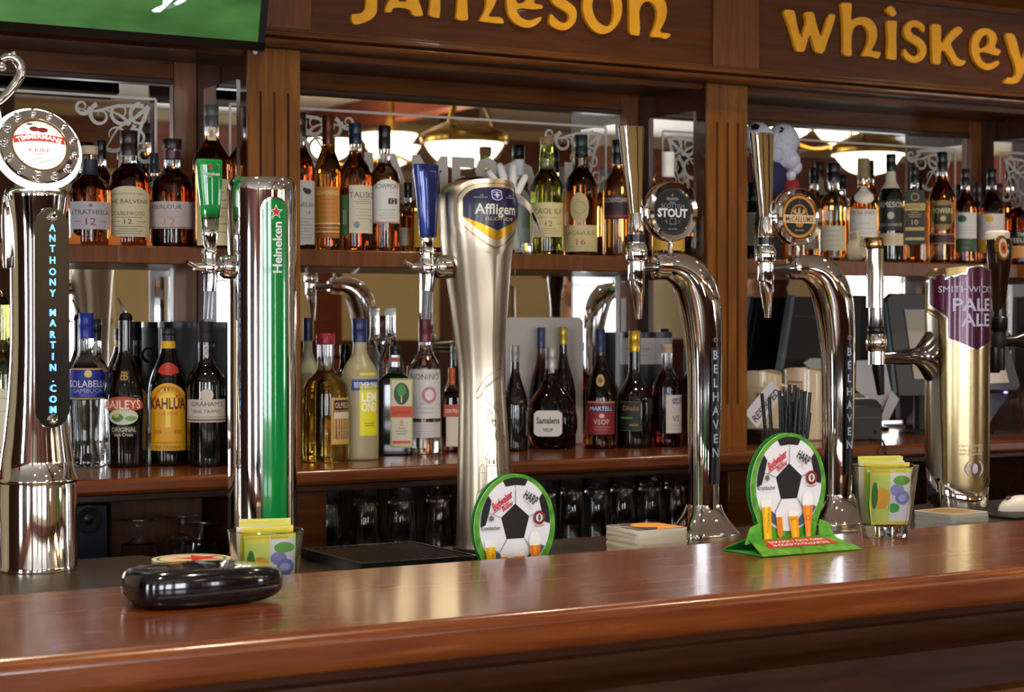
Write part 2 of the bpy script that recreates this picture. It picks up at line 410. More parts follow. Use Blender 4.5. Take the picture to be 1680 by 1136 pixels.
# ================================================================ THE BACK BAR
YP, YB = 3.45, 3.74
ZC, ZS, ZSO = 1.135, 1.571, 1.965
XA0, XA1 = P(407, 300, YP).x, P(492.5, 300, YP).x
XB0, XB1 = P(1161, 300, YP).x, P(1226, 300, YP).x
PITCHX = (XB0+XB1-XA0-XA1)/2; PW = (XA1-XA0+XB1-XB0)/2
PIL = [(XA0-PITCHX, XA1-PITCHX), (XA0, XA1), (XB0, XB1), (XB0+PITCHX, XB1+PITCHX)]
BX0, BX1 = PIL[0][0], PIL[3][1]
bb = root('back_bar', ((BX0+BX1)/2, YB, ZC), 'tall mahogany back bar with fluted pillars, mirrors and carved yellow lettering above the bottles', 'bar cabinet')
zm0 = P(493, 77, 3.40).z; zm1 = P(493, 45, 3.40).z
zft, zfb = P(427, 150, YP).z, P(1195, 664, YP).z
for i, (x0, x1) in enumerate(PIL):
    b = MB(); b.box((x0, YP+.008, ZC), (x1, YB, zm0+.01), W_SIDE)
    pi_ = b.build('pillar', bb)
    b = MB(); wd = x1-x0; g = .0065; cs = [x0+wd*f for f in (.235, .5, .765)]; e = x0
    for c in cs: b.box((e, YP, zfb), (c-g/2, YP+.008, zft), W_PIL); e = c+g/2
    b.box((e, YP, zfb), (x1, YP+.008, zft), W_PIL)
    b.box((x0, YP, ZC), (x1, YP+.008, zfb), W_PIL); b.box((x0, YP, zft), (x1, YP+.008, zm0+.01), W_PIL)
    b.build('fluted_face', pi_)
    b = MB()
    for c in cs: b.tube([(c, YP+.0085, zfb), (c, YP+.0085, zft)], g*.46, W_STL, 8)
    b.build('flute_bead', pi_)
# header: moulding, fascia, blocks, cornice
def xprism(b, prof, x0, x1, ma):
    n = len(prof); A = [(x0, y, z) for y, z in prof]; B = [(x1, y, z) for y, z in prof]
    b.add(A+B, [tuple(reversed(range(n))), tuple(range(n, 2*n))]+[(i, (i+1) % n, n+(i+1) % n, n+i) for i in range(n)], ma)
hz = zm1-zm0
b = MB()
xprism(b, [(3.44, zm0), (3.40, zm0), (3.397, zm0+hz*.12), (3.397, zm0+hz*.33), (3.41, zm0+hz*.36), (3.405, zm0+hz*.42), (3.392, zm0+hz*.47), (3.392, zm0+hz*.62),
           (3.408, zm0+hz*.66), (3.408, zm0+hz*.76), (3.414, zm0+hz*.80), (3.414, zm0+hz*.97), (3.44, zm1)], BX0, BX1, W_MLD)
b.build('header_moulding', bb, bevel=.0012)
ZT = P(1600, 17, 3.42).z
b = MB(); b.box((BX0, 3.43, zm0), (BX1, YB, ZT+.02), W_HDR); hb = b.build('header_board', bb)
for (x0, x1) in PIL:
    b = MB(); b.box((x0-.004, 3.422, zm1-.004), (x1+.012, 3.43, ZT), wood('block_wood', '4d2508', '6c3b12', 'z', .35, .2)); b.build('pillar_block', bb, bevel=.001)
b = MB(); xprism(b, [(3.44, ZT), (3.405, ZT), (3.40, ZT+.012), (3.41, ZT+.02), (3.39, ZT+.035), (3.36, ZT+.06), (3.33, ZT+.10), (3.33, ZT+.13), (YB, ZT+.13), (YB, ZT)], BX0, BX1, W_MLD)
b.build('cornice', bb)
# soffit lip below the moulding, between the pillars
for i in range(3):
    x0, x1 = PIL[i][1], PIL[i+1][0]
    b = MB(); b.box((x0, 3.47, P(493, 96, 3.47).z), (x1, 3.495, zm0+.01), W_MLD); b.box((x0, 3.495, ZSO), (x1, YB, ZSO+.02), W_DRK)
    b.build('soffit', bb, bevel=.001)
# carved lettering
def L1(p): return [(570+x/6, y/6) for x, y in p]
def L2(p): return [(820+x/5.6, y/5.6) for x, y in p]
def L3(p): return [(1280+x/7.636, y/7.636) for x, y in p]
def L4(p): return [(1460+x/7.636, 20+y/7.636) for x, y in p]
LET = [
 (L1([(185,-60),(295,-60),(297,60),(290,130),(250,180),(190,215),(110,240),(60,238),(40,180),(42,140),(100,135),(150,125),(175,95),(188,40)]), None),
 (L1([(370,118),(432,125),(455,68),(622,85),(650,158),(740,158),(748,135),(720,50),(640,-170),(530,-180),(400,20)]), L1([(478,10),(608,20),(570,-90),(540,-100)])),
 (L1([(830,-220),(1100,-230),(1470,-180),(1478,-60),(1465,20),(1430,90),(1385,160),(1420,165),(1520,168),(1543,215),(1535,235),(1310,212),(1305,195),(1350,120),(1370,50),(1370,-60),(1320,-120),(1180,-120),(1185,120),(1195,190),(1160,202),(1110,202),(1068,175),(1085,110),(1090,-110),(1060,-150),(915,-130),(918,172),(880,175),(812,155),(808,120),(822,60)]), None),
 (L2([(62,-120),(100,-220),(220,-280),(340,-240),(390,-140),(360,-50),(300,32),(405,45),(385,90),(155,70),(165,120),(200,165),(260,188),(310,180),(380,150),(390,170),(345,225),(280,257),(210,250),(140,215),(95,160),(68,80)]), L2([(150,38),(240,20),(290,-80),(290,-160),(220,-200),(165,-180),(150,-100)])),
 (L2([(470,-10),(500,40),(560,80),(610,105),(640,140),(640,180),(610,212),(560,205),(515,170),(475,122),(462,150),(455,215),(500,255),(570,283),(630,270),(690,220),(713,140),(700,70),(640,20),(590,-10),(580,-60),(600,-110),(650,-90),(700,-60),(700,-120),(600,-190),(500,-140),(465,-70)]), None),
 (L2([(765,40),(770,120),(800,200),(850,270),(900,305),(950,315),(1010,300),(1070,250),(1115,170),(1130,80),(1118,-20),(1070,-110),(960,-150),(840,-110),(780,-40)]), L2([(850,20),(852,80),(870,150),(910,205),(960,238),(1010,240),(1035,210),(1050,140),(1052,60),(1030,-20),(980,-80),(900,-70)])),
 (L2([(1190,-150),(1270,-170),(1280,-30),(1380,-80),(1480,-50),(1530,20),(1540,110),(1520,200),(1460,300),(1560,305),(1575,325),(1530,362),(1470,340),(1400,342),(1390,330),(1440,210),(1452,110),(1430,50),(1385,10),(1330,15),(1290,70),(1282,120),(1295,320),(1250,328),(1198,310),(1195,240)]), None),
 (L3([(38,118),(165,125),(190,150),(215,330),(275,495),(300,380),(340,270),(305,150),(410,148),(430,170),(460,320),(520,485),(560,350),(615,175),(685,178),(700,195),(650,370),(590,530),(552,670),(450,660),(425,560),(378,415),(340,530),(310,650),(235,650),(205,630),(150,430),(90,250)]), None),
 (L3([(755,30),(880,35),(903,50),(895,170),(890,265),(960,220),(1060,208),(1140,240),(1200,310),(1220,400),(1215,490),(1180,570),(1140,640),(1240,645),(1268,665),(1230,742),(1150,708),(1070,705),(1025,700),(1060,640),(1100,560),(1118,470),(1110,390),(1060,320),(1000,305),(940,330),(905,400),(893,550),(903,690),(880,705),(790,690),(800,550),(790,250),(780,120)]), None),
 (L3([(1340,265),(1370,255),(1450,260),(1468,275),(1455,450),(1465,740),(1440,750),(1350,740),(1345,700),(1360,520),(1355,400)]), None),
 (L3([(1380,75),(1420,85),(1462,160),(1455,180),(1410,213),(1350,160),(1335,130),(1345,90)]), None),
 (L4([(430,262),(405,230),(360,190),(300,180),(262,210),(268,250),(310,285),(380,320),(440,380),(468,460),(455,540),(400,610),(320,640),(240,620),(170,550),(172,500),(190,450),(230,510),(280,550),(330,555),(370,520),(382,480),(360,430),(300,395),(220,345),(185,280),(180,210),(210,140),(270,100),(350,105),(420,145),(445,190)]), None),
 (L4([(525,155),(560,145),(630,155),(648,180),(640,410),(700,340),(760,250),(830,190),(870,178),(910,205),(918,240),(870,280),(800,350),(760,400),(800,470),(840,560),(890,600),(940,598),(957,625),(930,660),(870,680),(810,660),(770,600),(730,530),(690,480),(650,475),(640,560),(640,650),(590,655),(540,640),(535,500),(530,250)]), None),
 (L4([(1020,440),(1035,330),(1080,250),(1140,205),(1210,198),(1290,225),(1340,280),(1350,350),(1310,445),(1390,470),(1393,500),(1350,552),(1240,510),(1160,497),(1120,510),(1140,580),(1190,640),(1260,645),(1320,620),(1360,600),(1383,640),(1320,700),(1240,730),(1160,710),(1080,640),(1035,540)]), L4([(1120,455),(1122,390),(1150,320),(1200,278),(1240,290),(1255,350),(1235,410),(1180,450)])),
 (L4([(1450,270),(1490,262),(1555,270),(1590,350),(1620,470),(1655,610),(1700,520),(1740,400),(1820,400),(1760,560),(1700,720),(1640,850),(1580,900),(1435,895),(1440,870),(1480,815),(1540,825),(1575,800),(1588,750),(1570,640),(1520,520),(1480,380)]), None)]
YEL = noise_mat('yellow_letter_paint', 'dc9612', 'e8a61e', (1, 1, 1), 30, .4)
b = MB()
for k_, (outer, hole) in enumerate(LET):
    if k_ == 7: b.build('lettering', hb, sharp=30); b = MB()
    loops = [chaikin(outer, 1, True)] + ([chaikin(hole, 1, True)] if hole else [])
    pts = [[P(x, y, 3.42) for x, y in lp] for lp in loops]
    flat = [p for lp in pts for p in lp]
    tri = tessellate_polygon([[Vector((p.x, p.z, 0)) for p in lp] for lp in pts])
    b.add([Vector((p.x, 3.421, p.z)) for p in flat], [tuple(t) for t in tri], YEL)
    for lp in pts:
        n = len(lp); b.add([Vector((p.x, 3.421, p.z)) for p in lp]+[Vector((p.x, 3.4297, p.z)) for p in lp], [(i, (i+1) % n, n+(i+1) % n, n+i) for i in range(n)], YEL)
b.build('lettering', hb, sharp=30)
# mirrors, stiles, rails, shelf, per bay
zmt = P(493, 153, YB-.02).z
def corner_scroll(mp, sx, k=1.0):
    it = []; w1 = lambda t: .0085*(1.12-t)*k
    def add(cx, cy, r0, r1, a0, a1, wd=w1):
        pts = [((sx*(-x))*k, (-y)*k) for x, y in spiral(cx, cy, r0, r1, a0, a1)]; it.append(('l', pts, wd, FROST))
    add(.028, .030, .024, .005, -PI/2, PI*1.9); add(.070, .026, .026, .006, PI*.9, -PI*1.6)
    add(.112, .034, .024, .004, -PI*.4, PI*2.1); add(.150, .018, .017, .004, PI, -PI*1.5)
    add(.034, .078, .026, .005, PI*.4, -PI*2.1); add(.050, .125, .022, .004, -PI*.3, PI*2.0)
    add(.082, .075, .034, .010, PI*.2, PI*2.1); add(.020, .110, .018, .004, PI, -PI*1.2)
    for pts in ([(.01,.01),(.05,.045),(.075,.055),(.10,.10)], [(.01,.012),(.03,.06),(.035,.10),(.06,.14)], [(.02,.01),(.08,.012),(.13,.03),(.165,.02)], [(.05,.05),(.07,.03),(.11,.02)], [(.04,.05),(.06,.09),(.055,.12)]):
        it.append(('l', [((sx*-x)*k, -y*k) for x, y in chaikin(pts, 2)], w1, FROST))
    return it
for i in range(3):
    x0, x1 = PIL[i][1], PIL[i+1][0]
    sw = .052; xs0, xs1 = x0+sw, x1-sw
    b = MB(); b.box((x0, YB-.012, ZC), (xs0, YB+.02, ZSO), W_STL); b.build('stile', bb, bevel=.002)
    b = MB(); b.box((xs1, YB-.012, ZC), (x1, YB+.02, ZSO), W_STL); b.build('stile', bb, bevel=.002)
    b = MB(); b.box((xs0, YB-.016, zmt), (xs1, YB+.02, ZSO), W_MLD); b.box((xs0, YB-.02, zmt), (xs1, YB-.016, zmt+.012), W_DRK); b.build('top_rail', bb, bevel=.002)
    for za, zb, nm in ((ZS, zmt, 'upper_mirror'), (ZC, ZS-.036, 'lower_mirror')):
        b = MB(); b.box((xs0, YB, za), (xs1, YB+.006, zb), MIRROR); mo = b.build(nm, bb, recalc=False)
        e = MB(); mp = plane_map((0, YB-.0002, 0), (1, 0, 0), (0, 0, 1)); t = .0055
        if nm == 'upper_mirror':
            zt = zb-.030; xr = xs1-.034; xl = xs0+.034
            art(e, mp, [('r', (xl+xr)/2, zt, xr-xl, t, FROST), ('r', xr, (za+zt)/2, t, zt-za, FROST), ('r', xl, (za+zt)/2, t, zt-za, FROST)])
            art(e, plane_map((xr-.006, YB-.0004, zt-.006), (1, 0, 0), (0, 0, 1)), corner_scroll(None, 1, 1.0))
            art(e, plane_map((xl+.006, YB-.0004, zt-.006), (1, 0, 0), (0, 0, 1)), corner_scroll(None, -1, 1.0))
            if i == 1:
                c = P(765, 280, YB)
                art(e, mp, [('t', 'JAMESON', c.x+.004, P(765, 258, YB).z-.055, .105, FROST, {'b': .035, 'w': .56})])
        else:
            art(e, plane_map((xs1-.03, YB-.0004, za+.20), (1, 0, 0), (0, 0, -1)), corner_scroll(None, 1, .7))
        e.build('etching', mo, recalc=False)
    # side mirror on the face that looks left
    b = MB(); b.box((x1-.004, YP+.05, ZC+.14), (x1, YB-.06, ZS-.05), MIRROR); b.build('side_mirror', bb)
    b = MB(); b.box((x1-.004, YP+.05, ZS+.02), (x1, YB-.06, zmt-.01), MIRROR); sm = b.build('side_mirror', bb)
    b = MB(); b.box((x0, 3.53, ZS-.036), (x1, YB, ZS), W_STL); b.build('bottle_shelf', bb, bevel=.003)
# counter of the back bar
bc = MB(); bc.box((BX0, 3.32, ZC-.030), (BX1, YB+.02, ZC), W_BACK)
bco = bc.build('back_counter', None, bevel=.008, seg=4, loc=((BX0+BX1)/2, 3.5, ZC-.03)); tag(bco, 'long polished mahogany counter top of the back bar under the lower row of bottles', 'counter')
uc = root('glass_cabinet', ((BX0+BX1)/2, 3.55, 0), 'dark open cabinet under the back counter holding upturned glasses', 'cabinet')
b = MB(); b.box((BX0, 3.345, ZC-.045), (BX1, YB, ZC-.0302), W_DRK); b.build('under_moulding', uc, bevel=.003)
b = MB(); b.box((BX0, 3.36, .92), (BX1, YB, .94), W_DRK); b.build('glass_shelf', uc)
b = MB(); b.box((BX0, 3.80, 0), (BX1, 3.84, ZC-.045), W_DRK); b.box((BX0, YB, .0), (BX1, 3.80, ZC-.046), W_DRK); b.build('back_panel', uc)
b = MB(); b.box((BX0, 3.37, 0), (BX1, YB, .919), W_DRK); b.build('base', uc)
for i, (x0, x1) in enumerate(PIL):
    b = MB(); b.box((x0-.0, 3.37, .94), (x1+.02, YB, ZC-.045), W_MLD); b.build('divider', uc, bevel=.002)
xd = P(1120, 850, 3.37).x

# ================================================================ THE FRONT BAR
YN, YF, ZW, ZST = 1.774, 2.214, 1.10, 1.04
FX0, FX1 = -1.6, 4.6
b = MB(); b.box((FX0, YN, ZW-.047), (FX1, YF, ZW), W_TOP)
ct_ = b.build('wooden_worktop', None, bevel=.014, seg=5, loc=((FX0+FX1)/2, 2.0, ZW-.047)); tag(ct_, 'long glossy reddish wooden bar top with rounded front edge in the foreground', 'bar counter')
fb = root('counter_panelling', ((FX0+FX1)/2, 1.9, 0), 'dark panelled wooden front below the bar top', 'bar counter')
b = MB(); b.box((FX0, 1.86, 0), (FX1, 2.18, ZW-.0475), W_DRK); b.build('panel', fb)
b = MB(); xprism(b, [(1.86, ZW-.048), (1.81, ZW-.048), (1.812, ZW-.060), (1.822, ZW-.066), (1.822, ZW-.075), (1.835, ZW-.095), (1.85, ZW-.102), (1.86, ZW-.115)], FX0, FX1, W_DRK); b.build('cornice', fb, bevel=.001)
b = MB(); xprism(b, [(1.86, .93), (1.845, .925), (1.84, .91), (1.845, .895), (1.86, .89)], FX0, FX1, W_MLD); b.build('rail', fb, bevel=.001)
XH_ = P(430, 530, 2.78).x; XS_ = P(1571, 530, 2.80).x
b = MB(); b.prism([(FX0, YF+.001), (FX1, YF+.001), (FX1, 2.95), (XS_-.09, 2.95), (XS_-.11, 2.80), (XH_+.09, 2.80), (XH_+.07, 2.86), (XH_-.12, 2.86), (XH_-.14, 2.95), (FX0, 2.95)], lambda u, v, w_: Vector((u, v, ZST+w_)), -.02, 0, STEEL)
so = b.build('steel_worktop', None, bevel=.002, loc=((FX0+FX1)/2, 2.6, ZST-.02)); tag(so, 'brushed steel worktop behind the wooden bar top, carrying the beer fonts', 'worktop')
b = MB(); b.box((FX0, 2.19, 0), (FX1, 2.78, ZST-.0205), W_DRK)
bo = b.build('under_counter_cabinet', None, loc=((FX0+FX1)/2, 2.6, 0)); tag(bo, 'dark cabinet body below the steel worktop', 'cabinet')

# ================================================================ BOTTLES
PR = {  # silhouettes: (radius fraction, height fraction)
 'std':   [(.86,0),(.97,.004),(1,.02),(1,.56),(.96,.61),(.80,.665),(.58,.705),(.42,.74),(.36,.78),(.345,1)],
 'round': [(.86,0),(.97,.004),(1,.02),(1,.50),(.97,.57),(.84,.63),(.62,.665),(.42,.69),(.37,.73),(.40,.80),(.36,1)],
 'tall':  [(.86,0),(.97,.004),(1,.02),(1,.55),(.96,.60),(.78,.67),(.54,.73),(.40,.78),(.36,.83),(.36,1)],
 'bulb':  [(.86,0),(.97,.004),(1,.02),(1,.54),(.95,.60),(.76,.66),(.52,.705),(.42,.735),(.44,.78),(.46,.82),(.38,.87),(.36,1)],
 'squat': [(.88,0),(.97,.004),(1,.02),(1,.50),(.97,.57),(.85,.63),(.60,.67),(.40,.70),(.36,.75),(.36,1)],
 'cream': [(.80,0),(.88,.004),(.93,.02),(.96,.30),(1,.44),(.98,.50),(.80,.60),(.52,.70),(.36,.76),(.33,.80),(.33,1)],
 'kahl':  [(.86,0),(.96,.004),(1,.02),(1,.50),(.97,.58),(.80,.68),(.50,.78),(.34,.85),(.32,1)],
 'port':  [(.88,0),(.97,.004),(1,.02),(1,.56),(.95,.62),(.70,.67),(.45,.70),(.40,.76),(.43,.84),(.38,.90),(.38,1)],
 'samb':  [(.84,0),(.95,.004),(.98,.02),(.86,.12),(.90,.26),(.98,.40),(1,.55),(.98,.62),(.80,.66),(.48,.70),(.40,.76),(.38,1)],
 'cognac':[(.86,0),(.97,.004),(1,.02),(1,.36),(.97,.46),(.80,.56),(.52,.66),(.34,.74),(.31,.82),(.30,1)],
 'cour':  [(.84,0),(.95,.004),(1,.03),(1,.34),(.96,.44),(.80,.50),(.50,.56),(.34,.62),(.30,.70),(.29,1)],
 'flagon':[(.50,0),(.60,.004),(.80,.05),(.98,.18),(1,.27),(.94,.40),(.72,.52),(.42,.61),(.26,.69),(.22,.80),(.21,1)],
 'jug':   [(.92,0),(.98,.004),(1,.02),(1,.62),(.95,.68),(.70,.72),(.40,.75),(.30,.80),(.30,1)],
}
def clip_prof(pr, z0, z1, d=0, n=9):
    def R(z):
        for (ra, za), (rb, zb) in zip(pr, pr[1:]):
            if za <= z <= zb: return ra+(rb-ra)*((z-za)/(zb-za) if zb > za else 0)
        return pr[-1][0]
    return [(R(z0+(z1-z0)*i/n)+d, z0+(z1-z0)*i/n) for i in range(n+1)]
def bottle(label, kind, row, cx, top, width, glass, cap=None, foil=None, labels=(), fill=.72, name='whisky_bottle', cat='bottle', group=None,
           D=None, base=None, neckglass=None, sq=None, pourer=False, capr=1.12, captop=0, dark=False):
    """cx, top, width, base, and all label edges are pixels of the photograph; everything is turned into metres at the bottle's own distance"""
    zb = {'U': ZS, 'L': ZC}[row]
    if D is None:
        D = 3.60 if base is None else min(3.64, Q(cx, base, zb).y)
    s_ = S(cx, D); c = P(cx, 530, D); H = P(cx, top, D).z - zb; R = width/2/s_
    def zz(py): return P(cx, py, D).z - zb
    org = Vector((c.x, c.y, zb+.0003)); phi = facing(c)
    group = group or {'U': 'bottles on the upper shelf', 'L': 'bottles on the back counter'}[row]
    rt = root(name, org, label, cat, group)
    sec = sqsec(sq[0], sq[1]) if sq else None
    pr = chaikin([(r*R, z*H) for r, z in PR[kind]], 2)
    zf = fill*H; ng = neckglass or GL
    b = MB(); zc0 = zz(cap[1]) if cap else H
    body = [(r, z) for r, z in pr if z < max(zc0+.004, zz(cap[1]) if cap else H)]
    body.append((body[-1][0], zc0+.006 if cap else H))
    if glass in (DKG, DKGR, FROSTY, BRG, GREENG): b.lathe(org, body, glass, 36, sec, phi=phi)
    else: b.lathe(org, body, glass, 36, sec, mats=lambda z: glass if z < zf else ng, phi=phi)
    b.build('glass_body', rt, sharp=60)
    if cap:
        r = pr[-1][0]*capr; z0 = zc0; z1 = H; b = MB()
        b.lathe(org, [(r*.99, z0), (r, z0+.001), (r, z0+(z1-z0)*.45), (r*.97, z0+(z1-z0)*.47), (r, z0+(z1-z0)*.5), (r, z1-.002), (r*.93, z1)], cap[0], 24)
        b.build('cap', rt)
    if foil:
        z0, z1 = zz(foil[2]), zz(foil[1]); b = MB(); q = clip_prof(pr, z0, z1, .0006, 5)
        b.loft([[org+Vector((r*math.cos(2*PI*k/24), r*math.sin(2*PI*k/24), z)) for k in range(24)] for r, z in q], foil[0], False, False); b.build('neck_band', rt)
    if pourer:
        b = MB(); b.lathe(org+Vector((0, 0, H-.001)), [(R*.30, 0), (R*.34, .004), (R*.28, .012), (R*.14, .016)], BLK, 16)
        b.tube([org+Vector((0, 0, H+.01)), org+Vector((-.004, 0, H+.022)), org+Vector((-.016, 0, H+.044))], [.0035, .003, .0022], CHROME, 8); b.build('pourer', rt)
    for lb in labels:
        x0, x1, y0, y1, col, shape, items = lb[:7]; px = (x0+x1)/2; z0, z1 = zz(y1), zz(y0); zm = (z0+z1)/2
        off = max(-.9, min(.9, (px-cx)/s_/R)); w = (x1-x0)/s_; h = z1-z0
        if sq:
            ux = Vector((math.cos(phi), math.sin(phi), 0)); n_ = Vector((math.sin(phi), -math.cos(phi), 0))
            mp = plane_map(org + n_*(R*sq[1]+.0002) + ux*(px-cx)/s_ + Vector((0, 0, zm)), ux, (0, 0, 1))
        else:
            half = min(.99, w/2/R); a0, a1 = math.asin(max(-.99, off-half)), math.asin(min(.99, off+half)); W_ = (a1-a0)*R
            def Rf(z): return clip_prof(pr, min(max(z-org.z, 0), H), min(max(z-org.z, 0), H), 0, 1)[0][0]
            mp_ = cyl_map(org.x, org.y, R, org.z+zm, phi+(a0+a1)/2)
            def mp(u, v, o_, W_=W_, w=w, org=org, zm=zm, ph=phi+(a0+a1)/2, Rf=Rf):
                z = org.z+zm+v; rr = Rf(z); a = ph + (u*W_/w)/R; return Vector((org.x+(rr+o_)*math.sin(a), org.y-(rr+o_)*math.cos(a), z))
        b = MB(); lm = pc(col) if isinstance(col, str) else col
        sh = {'rect': (lambda x: -h/2, lambda x: h/2), 'arch': (lambda x: -h/2, lambda x: h/2-h*.16*x*x), 'oval': (lambda x: -h/2*math.sqrt(max(0, 1-x*x)), lambda x: h/2*math.sqrt(max(0, 1-x*x))),
              'oct': (lambda x: -h/2+max(0, abs(x)-.75)*h*.5, lambda x: h/2-max(0, abs(x)-.75)*h*.5), 'shield': (lambda x: -h/2+h*.35*abs(x)**2.2, lambda x: h/2-h*.08*x*x),
              'smile': (lambda x: -h/2-h*.25*(1-x*x)+.12*h, lambda x: h/2+h*.45*(1-x*x)-.45*h), 'none': None}[shape]
        its = [] if sh is None else [('s', 0, 0, w/2, sh[0], sh[1], lm)]
        for t in items:
            if t[0] == 't':    # text, fy, fh, colour, width fraction, options
                o_ = dict(t[6]) if len(t) > 6 else {}
                if t[5]: o_['w'] = t[5]*w
                cx_ = o_.pop('fx', 0)*w
                its.append(('t', t[1], cx_, (t[2]-.5)*h, t[3]*h, pc(t[4]), o_))
            elif t[0] == 'r': its.append(('r', t[1]*w, (t[2]-.5)*h, t[3]*w, t[4]*h, pc(t[5])))
            elif t[0] == 'e': its.append(('e', t[1]*w, (t[2]-.5)*h, t[3]*w, t[4]*h, pc(t[5])))
            elif t[0] == 'o': its.append(('ring', t[1]*w, (t[2]-.5)*h, t[3]*w, t[4]*w, pc(t[5])))
            elif t[0] == 'ruled':   # fine print as short ruled strokes
                _, y0_, y1_, n_l, wf, cc = t
                for q in range(n_l):
                    yy = y0_+(y1_-y0_)*q/max(1, n_l-1); its.append(('r', 0, (yy-.5)*h, w*wf*(.8+.2*math.sin(q*2.3)), h*.012, pc(cc)))
        art(b, mp, its, .0004, .004)
        if sh is not None and shape == 'rect' and not sq: pass
        b.build('label', rt, recalc=False)
    return rt
K = '2a2522'
# ---- upper shelf, left bay
bottle('amber whisky bottle with cork stopper and pale mauve label reading STRATHISLA 12', 'squat', 'U', 148, 240, 68, AMBD, (pc('c9b994'), 254), (pc('1b2238'), 262, 288), fill=.60, labels=[
    (117, 180, 333, 378, 'c9c0c6', 'rect', [('t','STRATHISLA',.62,.17,K,.86), ('t','12',.28,.26,'8a2440',.2), ('r',-.28,.28,.18,.015,K), ('r',.28,.28,.18,.015,K), ('e',0,.86,.04,.06,'7a6a6a')])])
bottle('dark-capped amber whisky bottle half hidden behind the cork-stoppered one', 'std', 'U', 167, 231, 42, AMB, (BLK, 262), fill=.62, D=3.70)
bottle('round-shouldered whisky bottle with dark stopper and tall cream label reading THE BALVENIE', 'round', 'U', 212, 215, 66, AMBD, (mat('dark_foil', '2a1712', .3), 256), fill=.72, capr=1.2, labels=[
    (178, 245, 308, 390, 'd9cca4', 'arch', [('t','THE BALVENIE',.70,.085,K,.82), ('t','DOUBLEWOOD',.46,.075,K,.62), ('t','12',.30,.10,K,.14), ('r',-.25,.30,.2,.008,K), ('r',.25,.30,.2,.008,K), ('t','SINGLE MALT SCOTCH WHISKY',.85,.035,K,.6), ('ruled',.06,.2,4,.55,'6a6050'), ('r',0,.38,.5,.01,'6a6050')])])
bottle('whisky bottle with blue-green neck foil between the cream-labelled and mauve-labelled ones', 'std', 'U', 253, 252, 40, AMB, (pc('1d3547', .3), 285), fill=.62, D=3.70)
bottle('stout whisky bottle with brown and gold cap and pale label reading ABERLOUR', 'squat', 'U', 283, 229, 72, AMBD, (mat('brown_cap', '241512', .35), 245), (pc('4a1e2c', .3), 248, 262), fill=.56, capr=1.25, labels=[
    (248, 315, 333, 377, 'c4b3ac', 'rect', [('t','ABERLOUR',.80,.16,K,.66,{'fx':-.1}), ('t','12',.25,.28,'d0803c',.2), ('ruled',.42,.62,3,.6,'8a7a74'), ('r',0,.04,1,.03,'8a6a5a')])])
bottle('tall whisky bottle with grey cap and cream labels behind the green tap handle', 'std', 'U', 348, 173, 64, AMBD, (mat('grey_cap', '4a4a48', .35), 207), fill=.80, D=3.54, capr=1.05, labels=[
    (334, 366, 210, 232, 'd6c9a0', 'rect', [('e',-.1,.5,.2,.3,'a58a6a')]), (324, 378, 296, 404, 'd8caa0', 'rect', [('ruled',.2,.8,6,.7,'7a6a50')])])
# orange scalloped paper
r0 = P(176, 393, 3.575); b = MB()
pts = []
xa, xb = P(112, 400, 3.575).x, P(250, 400, 3.575).x; n = 9
for i in range(n): pts += [(xa+(xb-xa)*i/n, .012+.006*(i % 2)), (xa+(xb-xa)*(i+.5)/n, .024-.006*(i % 3)/2)]
pts = [(xa, .0005)] + [(x, z) for x, z in pts] + [(xb, .0005)]
b.prism(pts, lambda u, v, o_: Vector((u, 3.572-o_, ZS+v)), 0, .0012, pc('e07a1e'))
tag(b.build('paper_garland', None, loc=((xa+xb)/2, 3.572, ZS)), 'orange jagged paper strip along the shelf edge under the left whisky bottles', 'decoration')
# ---- upper shelf, middle bay
bottle('red-amber whisky bottle with black cap and pale grey label beside the fluted pillar', 'std', 'U', 493, 185, 48, AMBR, (BLK, 225), fill=.72, labels=[
    (472, 516, 298, 402, 'c3c3c0', 'rect', [('t','CLYNELISH',.62,.07,K,.9), ('t','14',.50,.06,K,.12,{'fx':.2}), ('e',.18,.83,.12,.045,K), ('e',.08,.86,.06,.03,K), ('ruled',.1,.4,7,.8,'9a9a98')])])
bottle('slim whisky bottle with copper-brown capsule and orange label', 'tall', 'U', 538, 190, 46, AMB, (mat('copper_cap', '5c3016', .35, .5), 238), fill=.80, labels=[
    (518, 557, 308, 370, 'c98430', 'rect', [('t','GLENMORANGIE',.84,.11,'e8d8a0',.9), ('ruled',.2,.66,5,.7,'a8641c'), ('r',0,.03,1,.04,'e8d090')]), (518, 557, 371, 392, 'a8641c', 'rect', [('r',0,.5,1,.1,'e8d090'), ('r',0,.8,1,.06,'e8d090')])])
bottle('dark amber whisky bottle with navy capsule and off-white label reading TALISKER', 'std', 'U', 583, 203, 56, AMBD, (pc('1a2740', .3), 237), fill=.80, labels=[
    (573, 611, 306, 384, 'cfc8b2', 'rect', [('t','TALISKER',.80,.12,'2a3038',1.1,{'fx':.06}), ('ruled',.62,.70,3,.7,'7a766a'), ('e',-.25,.17,.1,.07,'7a8a90'), ('t','10',.27,.07,K,.12,{'fx':.3}), ('ruled',.3,.5,4,.6,'a09a88')]),
    (557, 571, 322, 388, '4c7a48', 'rect', [('r',0,.45,.7,.35,'d8d8d0'), ('ruled',.3,.58,7,.5,'202020')])])
bottle('clear-shouldered whisky bottle with black cap and rounded white label reading BOWMORE', 'squat', 'U', 631, 207, 52, AMBD, (mat('satin_black', '15120f', .3), 245), fill=.62, labels=[
    (613, 655, 296, 368, 'd2cfc8', 'arch', [('t','BOWMORE',.84,.11,K,.86), ('r',.18,.50,.32,.13,'141414'), ('t','12',.50,.10,'e8e8e0',.16,{'fx':.18}), ('r',0,.02,.9,.03,'b86a50'), ('ruled',.12,.3,4,.6,'9a9690')])])
